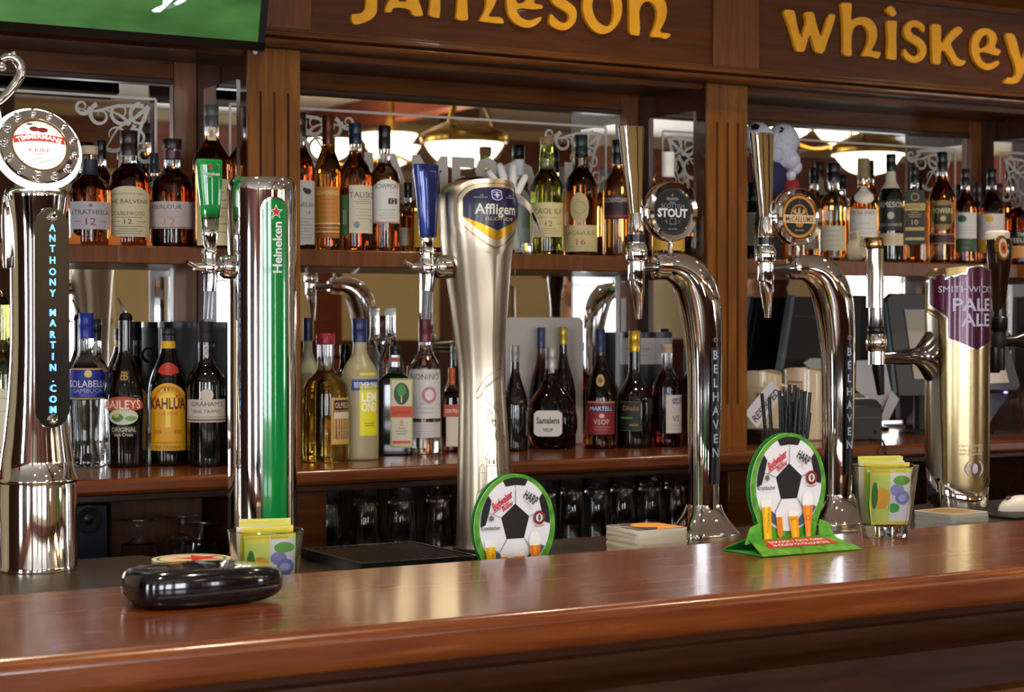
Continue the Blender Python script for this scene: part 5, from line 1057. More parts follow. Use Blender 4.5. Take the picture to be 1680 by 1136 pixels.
# ================================================================ THINGS ON THE BAR
GRASS = noise_mat('printed_grass', '2c7a1c', '6cb030', (1, 1, 1), 60, .5)
CARDB = pc('2a8a34', .5)
def tent(name, px, pyp, Y, zb, label, slope=True):
    """table tent: football plate with a folded prism foot; plate faces the guests"""
    c = P(px, pyp, Y); zc = zb+.0904; rt = root('table_tent', (c.x, Y, zb), label, 'table tent', 'football table tents')
    o = Vector((c.x, Y, zc)); mp = plane_map(o, (1, 0, 0), (0, 0, 1)); R = .067
    out = [(R*math.cos(a), R*math.sin(a)*1.12-.001) for a in [math.radians(-32+244*i/40) for i in range(41)]]+[(-.050, -.060), (-.046, -.0895), (.046, -.0895), (.050, -.060)]
    b = MB(); b.prism(out, mp, -.0012, 0, GRASS, pc('d8e4d0'))
    b.prism([(x*.97, y) for x, y in out], lambda u, v, w_: mp(u, v, w_-.012), -.001, 0, CARDB); b.build('plate', rt, recalc=False)
    r = .0585; ry = r*1.13; K_ = pc('17171a'); WB_ = pc('e4e4ea'); LN = pc('8e8e98'); b = MB()
    def q(a, d): return (d*r*math.cos(math.radians(a)), .004+d*ry*math.sin(math.radians(a)))
    pent = [q(90+72*i, .42) for i in range(5)]
    it = [('e', 0, .002, r, ry, WB_), ('p', pent, K_)]
    for i in range(5):
        a = 90+72*i
        it.append(('l', [q(a, .42), q(a, .74 if i else .70)], .0009, LN))
    outr = [((54+72*i), None) for i in range(5)]
    for a in (90, 18, 162, 234, 306):
        w_ = 21; lo_ = .78 if a != 90 else .82
        pts = [q(a-w_, 1.0*.985), q(a-w_*.9, .84), q(a, lo_), q(a+w_*.9, .84), q(a+w_, .985)]+[q(a+w_*(1-2*t/6), .985) for t in range(1, 6)]
        it.append(('p', pts, K_ if a in (90, 18, 162) else pc('4a5a68')))
        it.append(('l', [q(a, lo_), q(a, .74)], .0009, LN))
    for a in (54, 126, 198, 270, 342):
        pass
    for a in (18, 90, 162, 234, 306): it += [('l', [q(a, .74), q(a-36, .76) if False else q(a, .42)], .0009, LN)]
    it += [('t', 'Budweiser', -.023, .037, .011, pc('c01830'), {'rot': 32, 'w': .037, 'b': .03, 'sl': .2}), ('t', 'Budvar', -.014, .029, .0065, pc('c01830'), {'rot': 32, 'w': .02, 'b': .03, 'sl': .2}), ('l', [(-.038, .019), (-.012, .034)], .0013, pc('c01830')),
      ('t', 'HARP', .025, .039, .0125, K_, {'rot': -32, 'w': .024, 'b': .02}), ('t', 'PREMIUM', .019, .031, .0025, LN, {'rot': -32, 'w': .012}), ('l', [(.016, .026), (.02, .028), (.023, .023), (.028, .022)], .0005, LN),
      ('t', 'Krombacher', -.0415, -.001, .0062, K_, {'w': .031, 'b': .01}), ('p', star(-.0405, .0125, .005, 6, .7), pc('6a6a60')), ('ring', .0385, .010, .0085, .010, pc('8a1c1c')), ('ring', .0385, .010, .0058, .0085, pc('7a2420')), ('e', .0385, .010, .0055, .0058, pc('dcdcd8')), ('e', .0385, .010, .0022, .0045, pc('3a4a5a')),
      ('t', 'ERDINGER', .0385, .010, .0018, pc('e8e0d0'), {'arc': .0065, 'sx': .0019}), ('l', [(.030, -.001), (.0385, -.003), (.047, -.001)], .0012, pc('b08a50')),
      ('p', [(-.052, -.018), (-.034, -.018), (-.035, -.030), (-.051, -.030)], pc('f0f0ee')), ('p', [(-.0505, -.028), (-.0345, -.028), (-.0325, -.084), (-.0455, -.084)], pc('e8a808')), ('p', [(-.0455, -.028), (-.0405, -.028), (-.037, -.084), (-.042, -.084)], pc('f4c820')), ('t', 'Krombacher', -.0405, -.050, .0042, pc('6a4a10'), {'rot': 88, 'w': .028}),
      ('p', [(-.0265, -.036), (-.0145, -.036), (-.0150, -.044), (-.026, -.044)], pc('eee8e4')), ('p', [(-.026, -.043), (-.0150, -.043), (-.0135, -.060), (-.014, -.068), (-.019, -.073), (-.0225, -.068), (-.0235, -.060)], pc('d87c18')), ('r', -.018, -.079, .0016, .012, pc('c8c0b8')), ('e', -.018, -.0855, .006, .0014, pc('c8c8c8')),
      ('p', [(-.004, -.036), (.0135, -.036), (.013, -.044), (-.0035, -.044)], pc('f0ece4')), ('p', [(-.0035, -.043), (.013, -.043), (.0165, -.0865), (.0045, -.0865)], pc('e89a10')), ('p', [(.002, -.043), (.0075, -.043), (.0125, -.0865), (.008, -.0865)], pc('f4b820')), ('t', 'HARP', .0045, -.047, .004, pc('6a3a10'), {'w': .009}),
      ('e', .0300, -.022, .0095, .013, pc('f0f0ee')), ('p', [(.0205, -.029), (.0400, -.029), (.0370, -.050), (.0355, -.066), (.0380, -.084), (.0275, -.084), (.0265, -.066), (.0240, -.050)], pc('e87c1c')), ('p', [(.027, -.029), (.033, -.029), (.0335, -.060), (.034, -.084), (.030, -.084), (.0295, -.060)], pc('f4a030')), ('ring', .0305, -.047, .0025, .0035, pc('a84818')), ('r', .0325, -.0855, .013, .004, pc('e8e8e0')), ('r', -.0385, -.0860, .0125, .003, pc('e8e8e0'))]
    art(b, mp, it, .0003, .01); b.build('printed_football', rt, recalc=False)
    # folded foot
    hw = .088; b = MB(); T = .0011
    yf, yb_ = -.055, .040; zr = .016
    def slab(p0, p1, p2, p3, n_, ma):
        n_ = Vector(n_).normalized()*T; b.add([o_+s*n_ for s in (0, 1) for o_ in map(Vector, (p0, p1, p2, p3))], [(0,1,2,3),(7,6,5,4),(0,4,5,1),(1,5,6,2),(2,6,7,3),(3,7,4,0)], ma)
    X, Z = c.x, zb+.0008
    slab((X-hw, Y+yf, Z), (X+hw, Y+yf, Z), (X+hw*.82, Y-.004, Z+zr), (X-hw*.82, Y-.004, Z+zr), (0, -.5, 1), GRASS)
    slab((X-hw, Y+yb_, Z), (X+hw, Y+yb_, Z), (X+hw*.82, Y+.006, Z+zr), (X-hw*.82, Y+.006, Z+zr), (0, .5, 1), CARDB)
    slab((X-hw, Y+yf, Z), (X+hw, Y+yf, Z), (X+hw, Y+yb_, Z), (X-hw, Y+yb_, Z), (0, 0, 1), CARDB)
    for sx in (-1, 1):
        slab((X+sx*hw*.92, Y-.004, Z+zr*.7), (X+sx*.050, Y-.004, Z+zr-.004), (X+sx*.053, Y-.002, Z+.040), (X+sx*hw*.80, Y-.002, Z+.034), (0, -1, 0), GRASS)
    b.build('folded_foot', rt, recalc=False)
    b = MB(); nn = Vector((0, -zr, -yf-.004)).normalized(); oo = Vector((X, Y+yf*.52, Z+zr*.50))+nn*(T+.0004)
    mf = plane_map(oo, (1, 0, 0), Vector((0, -yf-.004, zr))); W_ = pc('f0e4e0')
    art(b, mf, [('p', [(-.052, .020), (.052, .020), (.064, -.006), (-.062, -.006)], pc('b8281c')), ('t', 'ЗАКАЖИ 1 ЛИТР ПИВА', 0, .0125, .0062, W_, {'w': .098, 'b': .03}), ('t', 'И ПОЛУЧИ ПОДАРОК!', 0, .0015, .0062, W_, {'w': .098, 'b': .03})], .0002)
    b.build('slogan_strip', rt, recalc=False)
tent('a', 1294, 800, 2.085, ZW, 'football table tent with glasses of beer printed on it, standing on the wooden bar top')
tent('b', 845, 866, 2.306, ZST, 'football table tent sunk behind the bar edge in front of the champagne-coloured font')
# rocks glasses with sachets
def rocks_glass(px, D, zb, rtop, rbot, H, label, seed):
    c = P(px, 530, D); rt = root('rocks_glass', (c.x, D, zb), label, 'glass', 'glasses of sachets')
    sec = lambda a: (math.cos(a)*(1-.018*abs(math.sin(5*a))), math.sin(a)*(1-.018*abs(math.sin(5*a))))
    tk = .0028; n = 70; o = Vector((c.x, D, zb+.0004)); b = MB()
    prof = [(rbot*.94, 0, 1), (rbot, .003, 1), (rbot*1.02, .016, 1), (rbot+(rtop-rbot)*.55, H*.55, 1), (rbot+(rtop-rbot)*.80, H*.80, .3), (rtop, H-.001, 0), (rtop-tk*.5, H, 0), (rtop-tk, H-.001, 0), (rbot+(rtop-rbot)*.80-tk, H*.80, 0), (rbot+(rtop-rbot)*.5-tk, H*.5, 0), (rbot-tk, .020, 0), (rbot*.8, .0165, 0), (.002, .016, 0)]
    rings = []
    for r, z, fct in prof:
        rings.append([o+Vector((r*math.cos(a)*(1-.03*fct*abs(math.sin(5*a))), r*math.sin(a)*(1-.03*fct*abs(math.sin(5*a))), z)) for a in [2*PI*k/n for k in range(n)]])
    b.loft(rings, GLT); b.build('glass', rt, sharp=40)
    random.seed(seed); cols = [('d8d050', '3c8a30'), ('7ab030', 'e8e8c8'), ('e0c020', '58a038'), ('d8d8d4', '6a9a40'), ('c8d060', '8890c8')]
    ph = facing(c)*.6
    for i in range(6):
        t = (i-2.5)/2.5; yo = -.030+.012*i; hw_ = min(.0345, math.sqrt(max(1e-4, (rbot+.004)**2-(yo*.8)**2))*.95); hh = .0455+.0020*i-(.002 if i % 2 else 0)
        xo = random.uniform(-.003, .003); zz_ = zb+.0185; lean = (rtop-rbot)*.6*(-1+2*i/5)*.9
        ux = Vector((math.cos(ph), math.sin(ph), .03*random.uniform(-1, 1))).normalized(); fwd = Vector((-math.sin(ph), math.cos(ph), 0))
        base = Vector((c.x, D, zz_))+fwd*yo*.8+ux*xo; up = (Vector((0, 0, 1))*(hh+.025)+fwd*lean).normalized()
        mp = plane_map(base+up*(hh), ux, up); a_, b_ = cols[i % 5]
        b = MB(); b.prism([(-hw_*.86, -hh*.98), (hw_*.86, -hh*.98), (hw_, -hh*.3), (hw_, hh*.88), (-hw_, hh*.86), (-hw_, -hh*.3)], mp, -.0016, 0, pc(a_))
        it = [('r', -hw_*.1, hh*.80, hw_*1.7, hh*.08, pc('e8e8d8' if i % 2 else 'c8b820'))]
        if i == 0: it += [('r', -hw_*.45, -.1*hh, hw_*.9, hh*1.5, pc('bcd060')), ('e', -hw_*.4, -hh*.1, hw_*.4, hh*.35, pc('d89a10')), ('e', -hw_*.75, 0, hw_*.16, hh*.45, pc('2a6a24')), ('r', hw_*.5, -.05*hh, hw_*.95, hh*1.6, pc('dcdfe6')),
            ('e', hw_*.35, hh*.18, hw_*.34, hh*.2, pc('8088bc')), ('e', hw_*.62, -hh*.08, hw_*.34, hh*.24, pc('6a74b4')), ('e', hw_*.60, -hh*.08, hw_*.2, hh*.12, pc('a0a8d8')), ('e', hw_*.2, -hh*.42, hw_*.26, hh*.16, pc('2c9a3c')), ('e', hw_*.55, hh*.5, hw_*.4, hh*.16, pc('4c9a2c')),
            ('r', 0, 0, .0008, hh*1.7, pc('f0f0e8'))]
        elif i % 2: it += [('e', -hw_*.3, hh*.55, hw_*.5, hh*.18, pc(b_)), ('e', hw_*.4, hh*.6, hw_*.3, hh*.12, pc('3c9a38'))]
        else: it += [('e', hw_*.3, hh*.5, hw_*.4, hh*.2, pc(b_))]
        art(b, mp, it, .0002, .01); s_ = b.build('paper_sachet', None, recalc=False, loc=(c.x, D, zb+.0185)); g = ['front', 'second', 'third', 'fourth', 'fifth', 'rear'][i]
        tag(s_, '%s tea sachet in the rocks glass %s' % (g, 'in front of the green-striped font' if seed == 5 else 'on the wooden bar top'), 'sachet', 'tea sachets in the %s glass' % ('left' if seed == 5 else 'right'))
rocks_glass(1453, 2.145, ZW, .0495, .036, .107, 'clear rocks glass on the right part of the wooden bar top full of lemon-yellow sachets', 3)
rocks_glass(435, 2.30, ZST, .0505, .038, .107, 'clear rocks glass in front of the green-striped font full of green and blueberry sachets', 5)
# black glossy wallet and round star coaster stack
LEATH = noise_mat('glossy_black_leather', '08080a', '101014', (1, 1, 1), 40, .12, coat=.6)
wc = Q(318, 985, ZW); wl = P(200, 985, wc.y); wr = P(438, 985, wc.y+.02)
rt = root('wallet', ((wl.x+wr.x)/2, 2.02, ZW), 'thick glossy black leather wallet lying closed on the bar top', 'wallet')
def pill(cx, cy, z0, lx, ly, h, rot, ma, nm, e=3.0, seg=48):
    b = MB(); rings = []; N = 14
    for i in range(N+1):
        t = -PI/2+PI*i/N; cz = math.copysign(abs(math.sin(t))**(.75), math.sin(t)); rr = abs(math.cos(t))**(.55); ring = []
        for k in range(seg):
            a = 2*PI*k/seg; x = math.copysign(abs(math.cos(a))**(2/e), math.cos(a))*lx*(.72+.28*rr if rr > .01 else .001); y = math.copysign(abs(math.sin(a))**(2/e), math.sin(a))*ly*(.72+.28*rr)
            x, y = (x, y) if 0 < i < N else (x*.9, y*.9)
            tp = 1-.28*max(0, (x/lx+.15)/1.15)**2.2; y *= 1-.25*max(0, x/lx)**2
            ring.append(Vector((cx+x*math.cos(rot)-y*math.sin(rot), cy+x*math.sin(rot)+y*math.cos(rot), z0+(h/2+cz*h/2)*tp+.006*max(0, x/lx)**3)))
        rings.append(ring)
    b.loft(rings, ma); return b.build(nm, rt, sharp=60)
LX = (wr.x-wl.x)/2; mx, my = (wl.x+wr.x)/2, 2.035
pill(mx, my, ZW+.0004, LX, .054, .042, .03, LEATH, 'leather_body', 3.4)
b = MB(); b.tube([(mx+LX*t, my-.0565+.012*max(0, abs(t)-.6)**1.5*6+.03*LX*t, ZW+.017+.002*t) for t in (-.8, -.5, -.2, .1, .4, .6, .75)], .0016, mat('seam_highlight', '23262c', .3), 10); b.build('seam', rt)  # seam line, its lighter grey imitating a highlight on the leather
# coaster stacks
ORD_ = 'second third fourth fifth sixth seventh eighth ninth tenth eleventh twelfth thirteenth fourteenth fifteenth sixteenth seventeenth eighteenth nineteenth twentieth twenty-first twenty-second twenty-third twenty-fourth twenty-fifth twenty-sixth'.split()
def coaster_stack(px, D, n, top, label, grp, square=True, half=.0465, th=.0026, rot=0, side='c9c0ae', labels3=None):
    c = P(px, 530, D)
    for i in range(n):
        z = ZST+.0004+i*(th+.0002); o = Vector((c.x+random.uniform(-.0009, .0009), D+random.uniform(-.0009, .0009), z)); r_ = rot+random.uniform(-.02, .02)
        R2 = lambda x, y: (x*math.cos(r_)-y*math.sin(r_), x*math.sin(r_)+y*math.cos(r_))
        rr = .010
        if square:
            pts = []
            for sx, sy, a0 in ((1, 1, 0), (-1, 1, 90), (-1, -1, 180), (1, -1, 270)):
                pts += [(sx*(half-rr)+rr*math.cos(math.radians(a0+q*22.5)), sy*(half-rr)+rr*math.sin(math.radians(a0+q*22.5))) for q in range(5)]
        else: pts = [(half*math.cos(2*PI*q/40), half*math.sin(2*PI*q/40)) for q in range(40)]
        mp = lambda u, v, w_: o+Vector((*R2(u, v), w_))
        b = MB(); b.prism(pts, mp, 0, th, pc('e4ddd0'), pc(side))
        if i == n-1: art(b, mp, top, th, .01)
        cb = b.build('coaster', None, recalc=False, loc=o)
        tag(cb, (label[0] if i == n-1 else label[1] % ORD_[n-2-i]), 'coaster', grp)
random.seed(4)
coaster_stack(1061, 2.335, 26, [('p', [(-.044,-.044),(.044,-.044),(.044,.044),(-.044,.044)], pc('3a3030')), ('e', .015, .012, .030, .030, pc('e8981c')), ('p', [(-.01,-.042),(.043,-.036),(.043,.03)], pc('e89020')), ('l', [(-.044,.02),(-.01,.0),(.03,-.03)], .004, pc('e8dcc8')), ('r', -.035, 0, .002, .085, pc('e8e0d0'))],
    ('top beer mat with orange and black print, left of the black stout font', 'beer mat, %s from the top of the square stack left of the stout font'), 'beer mats stacked left of the stout font')
coaster_stack(1562, 2.40, 20, [('p', [(-.043,-.043),(.043,-.043),(.043,.043),(-.043,.043)], pc('a8855c')), ('e', 0, 0, .03, .03, pc('8a6a44'))],
    ('top beer mat with tan print, on the stack in front of the burgundy font', 'grey-edged beer mat, %s from the top of the stack before the burgundy font'), 'beer mats stacked before the burgundy font', side='a8a8a4', rot=.1)
coaster_stack(314, 2.40, 22, [('e', 0, 0, .050, .050, pc('e0c8a4')), ('ring', 0, 0, .043, .047, pc('3c8a34')), ('p', star(.012, .0, .036, 5, .42, .3), pc('d03418'))],
    ('top round beer mat with green ring and red star behind the black wallet', 'round beer mat, %s from the top of the stack behind the wallet'), 'round beer mats behind the wallet', square=False, half=.053)
# drip tray
tx0, tx1 = 1.228, 1.43; rt = root('drip_tray', ((tx0+tx1)/2, 2.66, ZST), 'black ribbed drip tray between the green-striped and champagne fonts', 'drip tray')
b = MB(); b.box((tx0, 2.55, ZST+.0003), (tx1, 2.775, ZST+.004), BLKM)
for a, c in (((tx0, 2.55), (tx0+.006, 2.775)), ((tx1-.006, 2.55), (tx1, 2.775)), ((tx0, 2.55), (tx1, 2.556)), ((tx0, 2.769), (tx1, 2.775))): b.box((a[0], a[1], ZST+.0003), (c[0], c[1], ZST+.017), BLK)
b.build('tray', rt, bevel=.001)
b = MB()
for i in range(13): x = tx0+.014+i*(tx1-tx0-.028)/12; b.obox((x, 2.6625, ZST+.0135), (.0028, 0, .001), (0, .106, 0), (0, 0, .002), BLK)
b.build('grille', rt, bevel=.0006)
b = MB(); xx = P(700, 920, 2.4).x; b.box((tx1+.004, 2.50, ZST+.0003), (tx1+.16, 2.60, ZST+.008), BLKM)
tag(b.build('rubber_mat', None, bevel=.002, loc=(tx1+.08, 2.55, ZST)), 'small black rubber mat at the foot of the champagne-coloured font', 'mat')
# mouse on its pad
pm = Q(1655, 846, ZST); b = MB(); b.box((pm.x-.06, pm.y-.07, ZST+.0003), (pm.x+.16, pm.y+.09, ZST+.006), BLKM)
tag(b.build('mouse_pad', None, bevel=.002, loc=(pm.x+.05, pm.y, ZST)), 'black mouse pad on the steel worktop right of the burgundy font', 'mouse pad')
mr = root('computer_mouse', (pm.x+.055, pm.y+.02, ZST+.0062), 'white computer mouse on the black pad at the right edge', 'computer mouse')
b = MB(); ball(b, (pm.x+.055, pm.y+.02, ZST+.0064), .03, WHITE, 1.9, 1.05, 1.0)
b.v = [Vector((v.x, v.y, max(v.z, ZST+.0066))) for v in b.v]; b.build('shell', mr, recalc=False)
b = MB(); ball(b, (pm.x+.02, pm.y+.02, ZST+.031), .006, GREY, 1.4, .5, .8); b.build('scroll_wheel', mr)
# drinking straws in a holder behind the football tent
hs = P(1290, 530, 2.40); rt = root('straw_holder', (hs.x, 2.40, ZST), 'dark round straw holder hidden behind the football table tent', 'holder')
b = MB(); b.lathe((hs.x, 2.40, ZST+.0004), [(.036, 0), (.036, .13), (.034, .13), (.034, .01), (.002, .01)], mat('smoky_glass', (.25, .25, .26), .05, 0, .7, 1.3), 32); b.build('cup', rt)
random.seed(11)
tips = [(1250,646),(1279,641),(1288,641),(1295,631),(1304,632),(1309,636),(1315,640),(1321,642),(1329,644),(1329,677),(1262,652),(1284,650),(1300,645),(1308,655),(1313,660),(1320,668),(1297,660),(1290,668)]
tips.sort()
for i, (px, py) in enumerate(tips):
    yy = 2.40+random.uniform(-.02, .02); t = P(px, py, yy); bx = hs.x+(t.x-hs.x)*.42; base = Vector((bx, yy*.5+1.20, ZST+.012)); mid = base+(t-base)*.70; mid.x += random.uniform(-.003, .003)
    b = MB(); b.tube([base, mid, mid+(t-mid)*.04], .0029, BLK, 9); sgm = [mid+(t-mid)*q/14 for q in range(1, 8)]
    b.tube(sgm, [.0033 if q % 2 else .0026 for q in range(7)], BLK, 9); b.tube([sgm[-1], t], .0029, BLK, 9, caps=False)
    tag(b.build('drinking_straw', None, recalc=False, loc=base), 'black bendy straw, %s from the left in the holder behind the table tent' % (['first']+ORD_)[i], 'straw', 'black straws in the holder')
# television
tvr = P(432, 84, 3.30); upv = Vector((0, -math.sin(math.radians(12.5)), math.cos(math.radians(12.5)))); nv = Vector((0, -math.cos(math.radians(12.5)), -math.sin(math.radians(12.5))))
TW, TH, BZ = 1.00, .58, .013
tv = root('television', tvr, 'black flat television tilted down in front of the back bar showing a green football pitch', 'television')
mpT = plane_map(tvr, (1, 0, 0), upv)
def slab2(b, u0, u1, v0, v1, w0, w1, ma):
    c = [mpT(u, v, w_) for w_ in (w0, w1) for u, v in ((u0, v0), (u1, v0), (u1, v1), (u0, v1))]; b.add(c, [(0,3,2,1),(4,5,6,7),(0,1,5,4),(1,2,6,5),(2,3,7,6),(3,0,4,7)], ma)
b = MB(); slab2(b, -TW, 0, 0, TH, -.045, -.002, BLK); b.build('housing', tv, bevel=.002)
b = MB(); slab2(b, -TW, 0, 0, BZ+.004, -.002, .006, mat('gloss_bezel', '14100e', .12, coat=.5)); slab2(b, -TW, 0, TH-BZ, TH, -.002, .006, BLK); slab2(b, -BZ, 0, 0, TH, -.002, .006, BLK); slab2(b, -TW, -TW+BZ, 0, TH, -.002, .006, BLK); b.build('bezel', tv, bevel=.0012)
def emis(name, c1, c2, scale, st_, mscale=(1, 1, 1)):
    ma = bpy.data.materials.new(name); ma.use_nodes = True; nt = ma.node_tree; b_ = nt.nodes['Principled BSDF']; b_.inputs['Roughness'].default_value = .2; b_.inputs['Base Color'].default_value = (.01, .01, .01, 1)
    tc = nt.nodes.new('ShaderNodeTexCoord'); mp = nt.nodes.new('ShaderNodeMapping'); mp.inputs['Scale'].default_value = mscale; no = nt.nodes.new('ShaderNodeTexNoise'); no.inputs['Scale'].default_value = scale; no.inputs['Detail'].default_value = 8; cr = nt.nodes.new('ShaderNodeValToRGB')
    cr.color_ramp.elements[0].position = .3; cr.color_ramp.elements[1].position = .75; cr.color_ramp.elements[0].color = (*lin(c1), 1); cr.color_ramp.elements[1].color = (*lin(c2), 1)
    nt.links.new(tc.outputs['Object'], mp.inputs[0]); nt.links.new(mp.outputs[0], no.inputs[0]); nt.links.new(no.outputs[0], cr.inputs[0]); nt.links.new(cr.outputs[0], b_.inputs['Emission Color']); b_.inputs['Emission Strength'].default_value = st_; return ma
PITCHM = emis('pitch_on_screen', '2a5c20', '5f9c4c', 5, .50, (1, 1, 3)); SW = mat('screen_white', 'd8e0ec', .4, emit=.6); SG = mat('screen_grey', '5a6a70', .4, emit=.5)
b = MB(); art(b, mpT, [('r', -TW/2, TH/2+.002, TW-2*BZ, TH-2*BZ-.004, PITCHM)], .0005, 1)
def tvuv(px, py):
    d = P(px, py, 1.0)-Vector((0, 0, EYE)); o = Vector((0, 0, EYE)); t = (tvr-o).dot(nv)/d.dot(nv); p = o+d*t-tvr; return (p.x, p.dot(upv))
art(b, mpT, [('p', [tvuv(*p) for p in ((248,17),(256,12),(266,8),(268,-6),(275,-40),(290,-40),(288,-4),(276,8),(270,14),(262,20),(252,20))], SW), ('p', [tvuv(*p) for p in ((276,8),(288,6),(300,-2),(302,2),(284,12),(272,16))], SG), ('p', [tvuv(*p) for p in ((284,6),(296,-4),(312,-30),(322,-30),(304,2),(290,9))], SW)], .0008, 1)
b.build('screen', tv, recalc=False)
b = MB(); slab2(b, -TW*.6, -TW*.4, TH*.25, TH*.8, -.07, -.045, BLKM); p1 = mpT(-TW*.5, TH*.5, -.07); b.tube([p1, Vector((p1.x, 3.43, p1.z+.02))], .018, BLKM, 10); b.build('wall_bracket', tv)
b = MB(); ball(b, mpT(-.008, -.004, -.02), .0045, WHITE); b.build('indicator', tv)

# ================================================================ GLASSES UNDER THE BACK COUNTER
def tumbler(r, h):
    b = MB(); n = 24; t = .002; prof = [(r, 0), (r*.99, .001), (r*.93, h*.5), (r*.84, h-.003), (r*.80, h), (.002, h), (.002, h-.010), (r*.80-t, h-.010), (r*.93-t, h*.5), (r-t, .001)]
    rings = [[Vector((q*math.cos(2*PI*k/n)*(1-.045*(k % 2)), q*math.sin(2*PI*k/n)*(1-.045*(k % 2)), z)) for k in range(n)] for q, z in prof]
    b.loft(rings+[rings[0]], GLT, False, False); return b
tproto = {}
ORD = ['first', 'second', 'third', 'fourth', 'fifth', 'sixth', 'seventh', 'eighth', 'ninth', 'tenth', 'eleventh', 'twelfth', 'thirteenth', 'fourteenth', 'fifteenth', 'sixteenth', 'seventeenth', 'eighteenth', 'nineteenth', 'twentieth', 'twenty-first', 'twenty-second', 'twenty-third', 'twenty-fourth', 'twenty-fifth', 'twenty-sixth']
def place_glass(kind, x, y, label, grp):
    r, h = {'low': (.031, .118), 'tall': (.033, .148)}[kind]
    if kind not in tproto:
        o = tumbler(r, h).build('tumbler', None, sharp=50, loc=(0, 0, 0)); tproto[kind] = o
    else:
        o = tproto[kind].copy(); COL.objects.link(o)
    o.location = (x, y, .9404); tag(o, label, 'glass', grp)
random.seed(21)
for seg, (pa, pb), nm in ((0, (512, 742), 'between the green-striped and champagne fonts'), (1, (868, 1130), 'between the champagne and stout fonts')):
    for row, (yy, kind) in enumerate(((3.44, 'low'), (3.525, 'low'), (3.62, 'tall'))):
        xa, xb = P(pa, 860, yy).x, P(pb, 860, yy).x; n = int((xb-xa)/.0675)
        for i in range(n):
            place_glass(kind, xa+.035+(xb-xa-.07)*i/max(1, n-1)+random.uniform(-.003, .003), yy+random.uniform(-.006, .006), 'upturned %s tumbler, %s from left in %s row, %s champagne font' % (('short', 'short', 'tall')[row], ORD[i], ('front', 'middle', 'rear')[row], ('left of', 'right of')[seg]), 'upturned tumblers ' + nm)
def stem_glass(px, py, Y, tilt, label):
    c = P(px, py, Y); rt = root('stem_glass', (c.x, Y, .9404), label, 'glass', 'upturned stem glasses')
    top = P(px, py, Y).z; h = top-.9404
    Mx = Matrix.Rotation(tilt, 3, 'Y'); o = Vector((c.x+tilt*h*-.9, Y, .9412))
    def L(prof, nm):
        b = MB(); b.loft([[o+Mx @ Vector((r*math.cos(2*PI*k/32), r*math.sin(2*PI*k/32), z)) for k in range(32)] for r, z in prof], GLT, *( (False, False) if nm == 'bowl' else (True, True))); b.build(nm, rt)
    L([(.0325, .008), (.036, .03), (.034, .055), (.022, h-.045), (.007, h-.035), (.006, h-.036), (.020, h-.047), (.032, .055), (.034, .03), (.031, .008)], 'bowl')
    L([(.006, h-.036), (.0045, h-.02), (.006, h-.006)], 'stem'); L([(.006, h-.007), (.032, h-.003), (.034, h-.001), (.033, h), (.004, h+.001)], 'foot')
stem_glass(228, 852, 3.46, 0, 'upturned stem glass standing straight, the left one of three in the cabinet')
stem_glass(297, 846, 3.52, 0, 'upturned stem glass half hidden behind the tilted one')
stem_glass(330, 856, 3.43, .10, 'upturned stem glass leaning over, nearest to the green-striped font')
sp0, sp1 = P(116, 830, 3.44), P(177, 830, 3.44); rt = root('loudspeaker', ((sp0.x+sp1.x)/2, 3.47, .94), 'small dark blue loudspeaker under the back counter beside the trumpet-shaped font', 'loudspeaker')
b = MB(); b.box((sp0.x, 3.44, .9404), (sp1.x, 3.56, sp0.z), mat('navy_case', '141c2a', .35)); b.build('case', rt, bevel=.003)
b = MB(); c = P(145, 853, 3.44); b.loft([[Vector((c.x+r*math.cos(2*PI*k/32), 3.44-d, c.z+r*math.sin(2*PI*k/32))) for k in range(32)] for r, d in ((.027, 0), (.027, .002), (.023, .0025), (.012, .0005), (.006, .001), (.001, .003))], BLK); b.build('cone', rt)
b = MB(); b.box((P(182, 850, 3.6).x, 3.60, .9404), (P(332, 850, 3.6).x, 3.615, 1.085), wood('plain_board', '4a2a14', '6a4020', 'z', .4, .1)); tag(b.build('wooden_board', None, bevel=.001, loc=(P(250, 850, 3.6).x, 3.6, .94)), 'plain brown wooden board standing behind the upturned stem glasses', 'board')

# ================================================================ ODDS AND ENDS ON THE BACK BAR
# white toy hand with streamers
rt = root('toy_hand', (P(838, 400, 3.575).x, 3.575, ZS), 'white plastic toy hand with spread fingers and silver streamers on the upper shelf', 'toy', None)
HY = 3.575; sh_ = S(838, HY); b = MB()
for pts, r in ((((836,330),(818,305),(803,284)), 5.5), (((834,322),(827,296),(820,273)), 6), (((840,320),(841,296),(842,272)), 6), (((845,326),(853,308),(861,291)), 5.5)):
    ps = chaikin([P(x, y, HY)[:] for x, y in pts], 1); b.tube(ps, [(r+.6)/sh_]*(len(ps)-1)+[r*.9/sh_], WHITE, 14); ball(b, P(*pts[-1], HY), r*1.02/sh_, WHITE)
ball(b, P(838, 326, HY), 15/sh_, WHITE, 1.0, .55, 1.1); b.build('hand', rt, sharp=70)
b = MB(); b.tube([P(840, 338, HY), P(843, 370, HY), P(846, 409.5, HY)], [8/sh_, 7/sh_, 9/sh_], mat('pale_green_grip', '8d9a8c', .4), 14); b.build('handle', rt)
SIL = mat('silver_film', 'c9c9cc', .2, .7)
for k, (ex, ey) in enumerate(((893, 391), (884, 380), (872, 400))):
    b = MB(); ps = chaikin([P(846, 318+4*k, 3.54)[:], P(864+3*k, 330+6*k, 3.535)[:], P(878, 356+4*k, 3.535)[:], P(ex, ey, 3.535)[:]], 2)
    wv = Vector((.0028, 0, .0024)); b.loft([[Vector(p)-wv, Vector(p)+wv, Vector(p)+wv+Vector((0, .0006, 0)), Vector(p)-wv+Vector((0, .0006, 0))] for p in ps], SIL); b.build('streamer', rt)
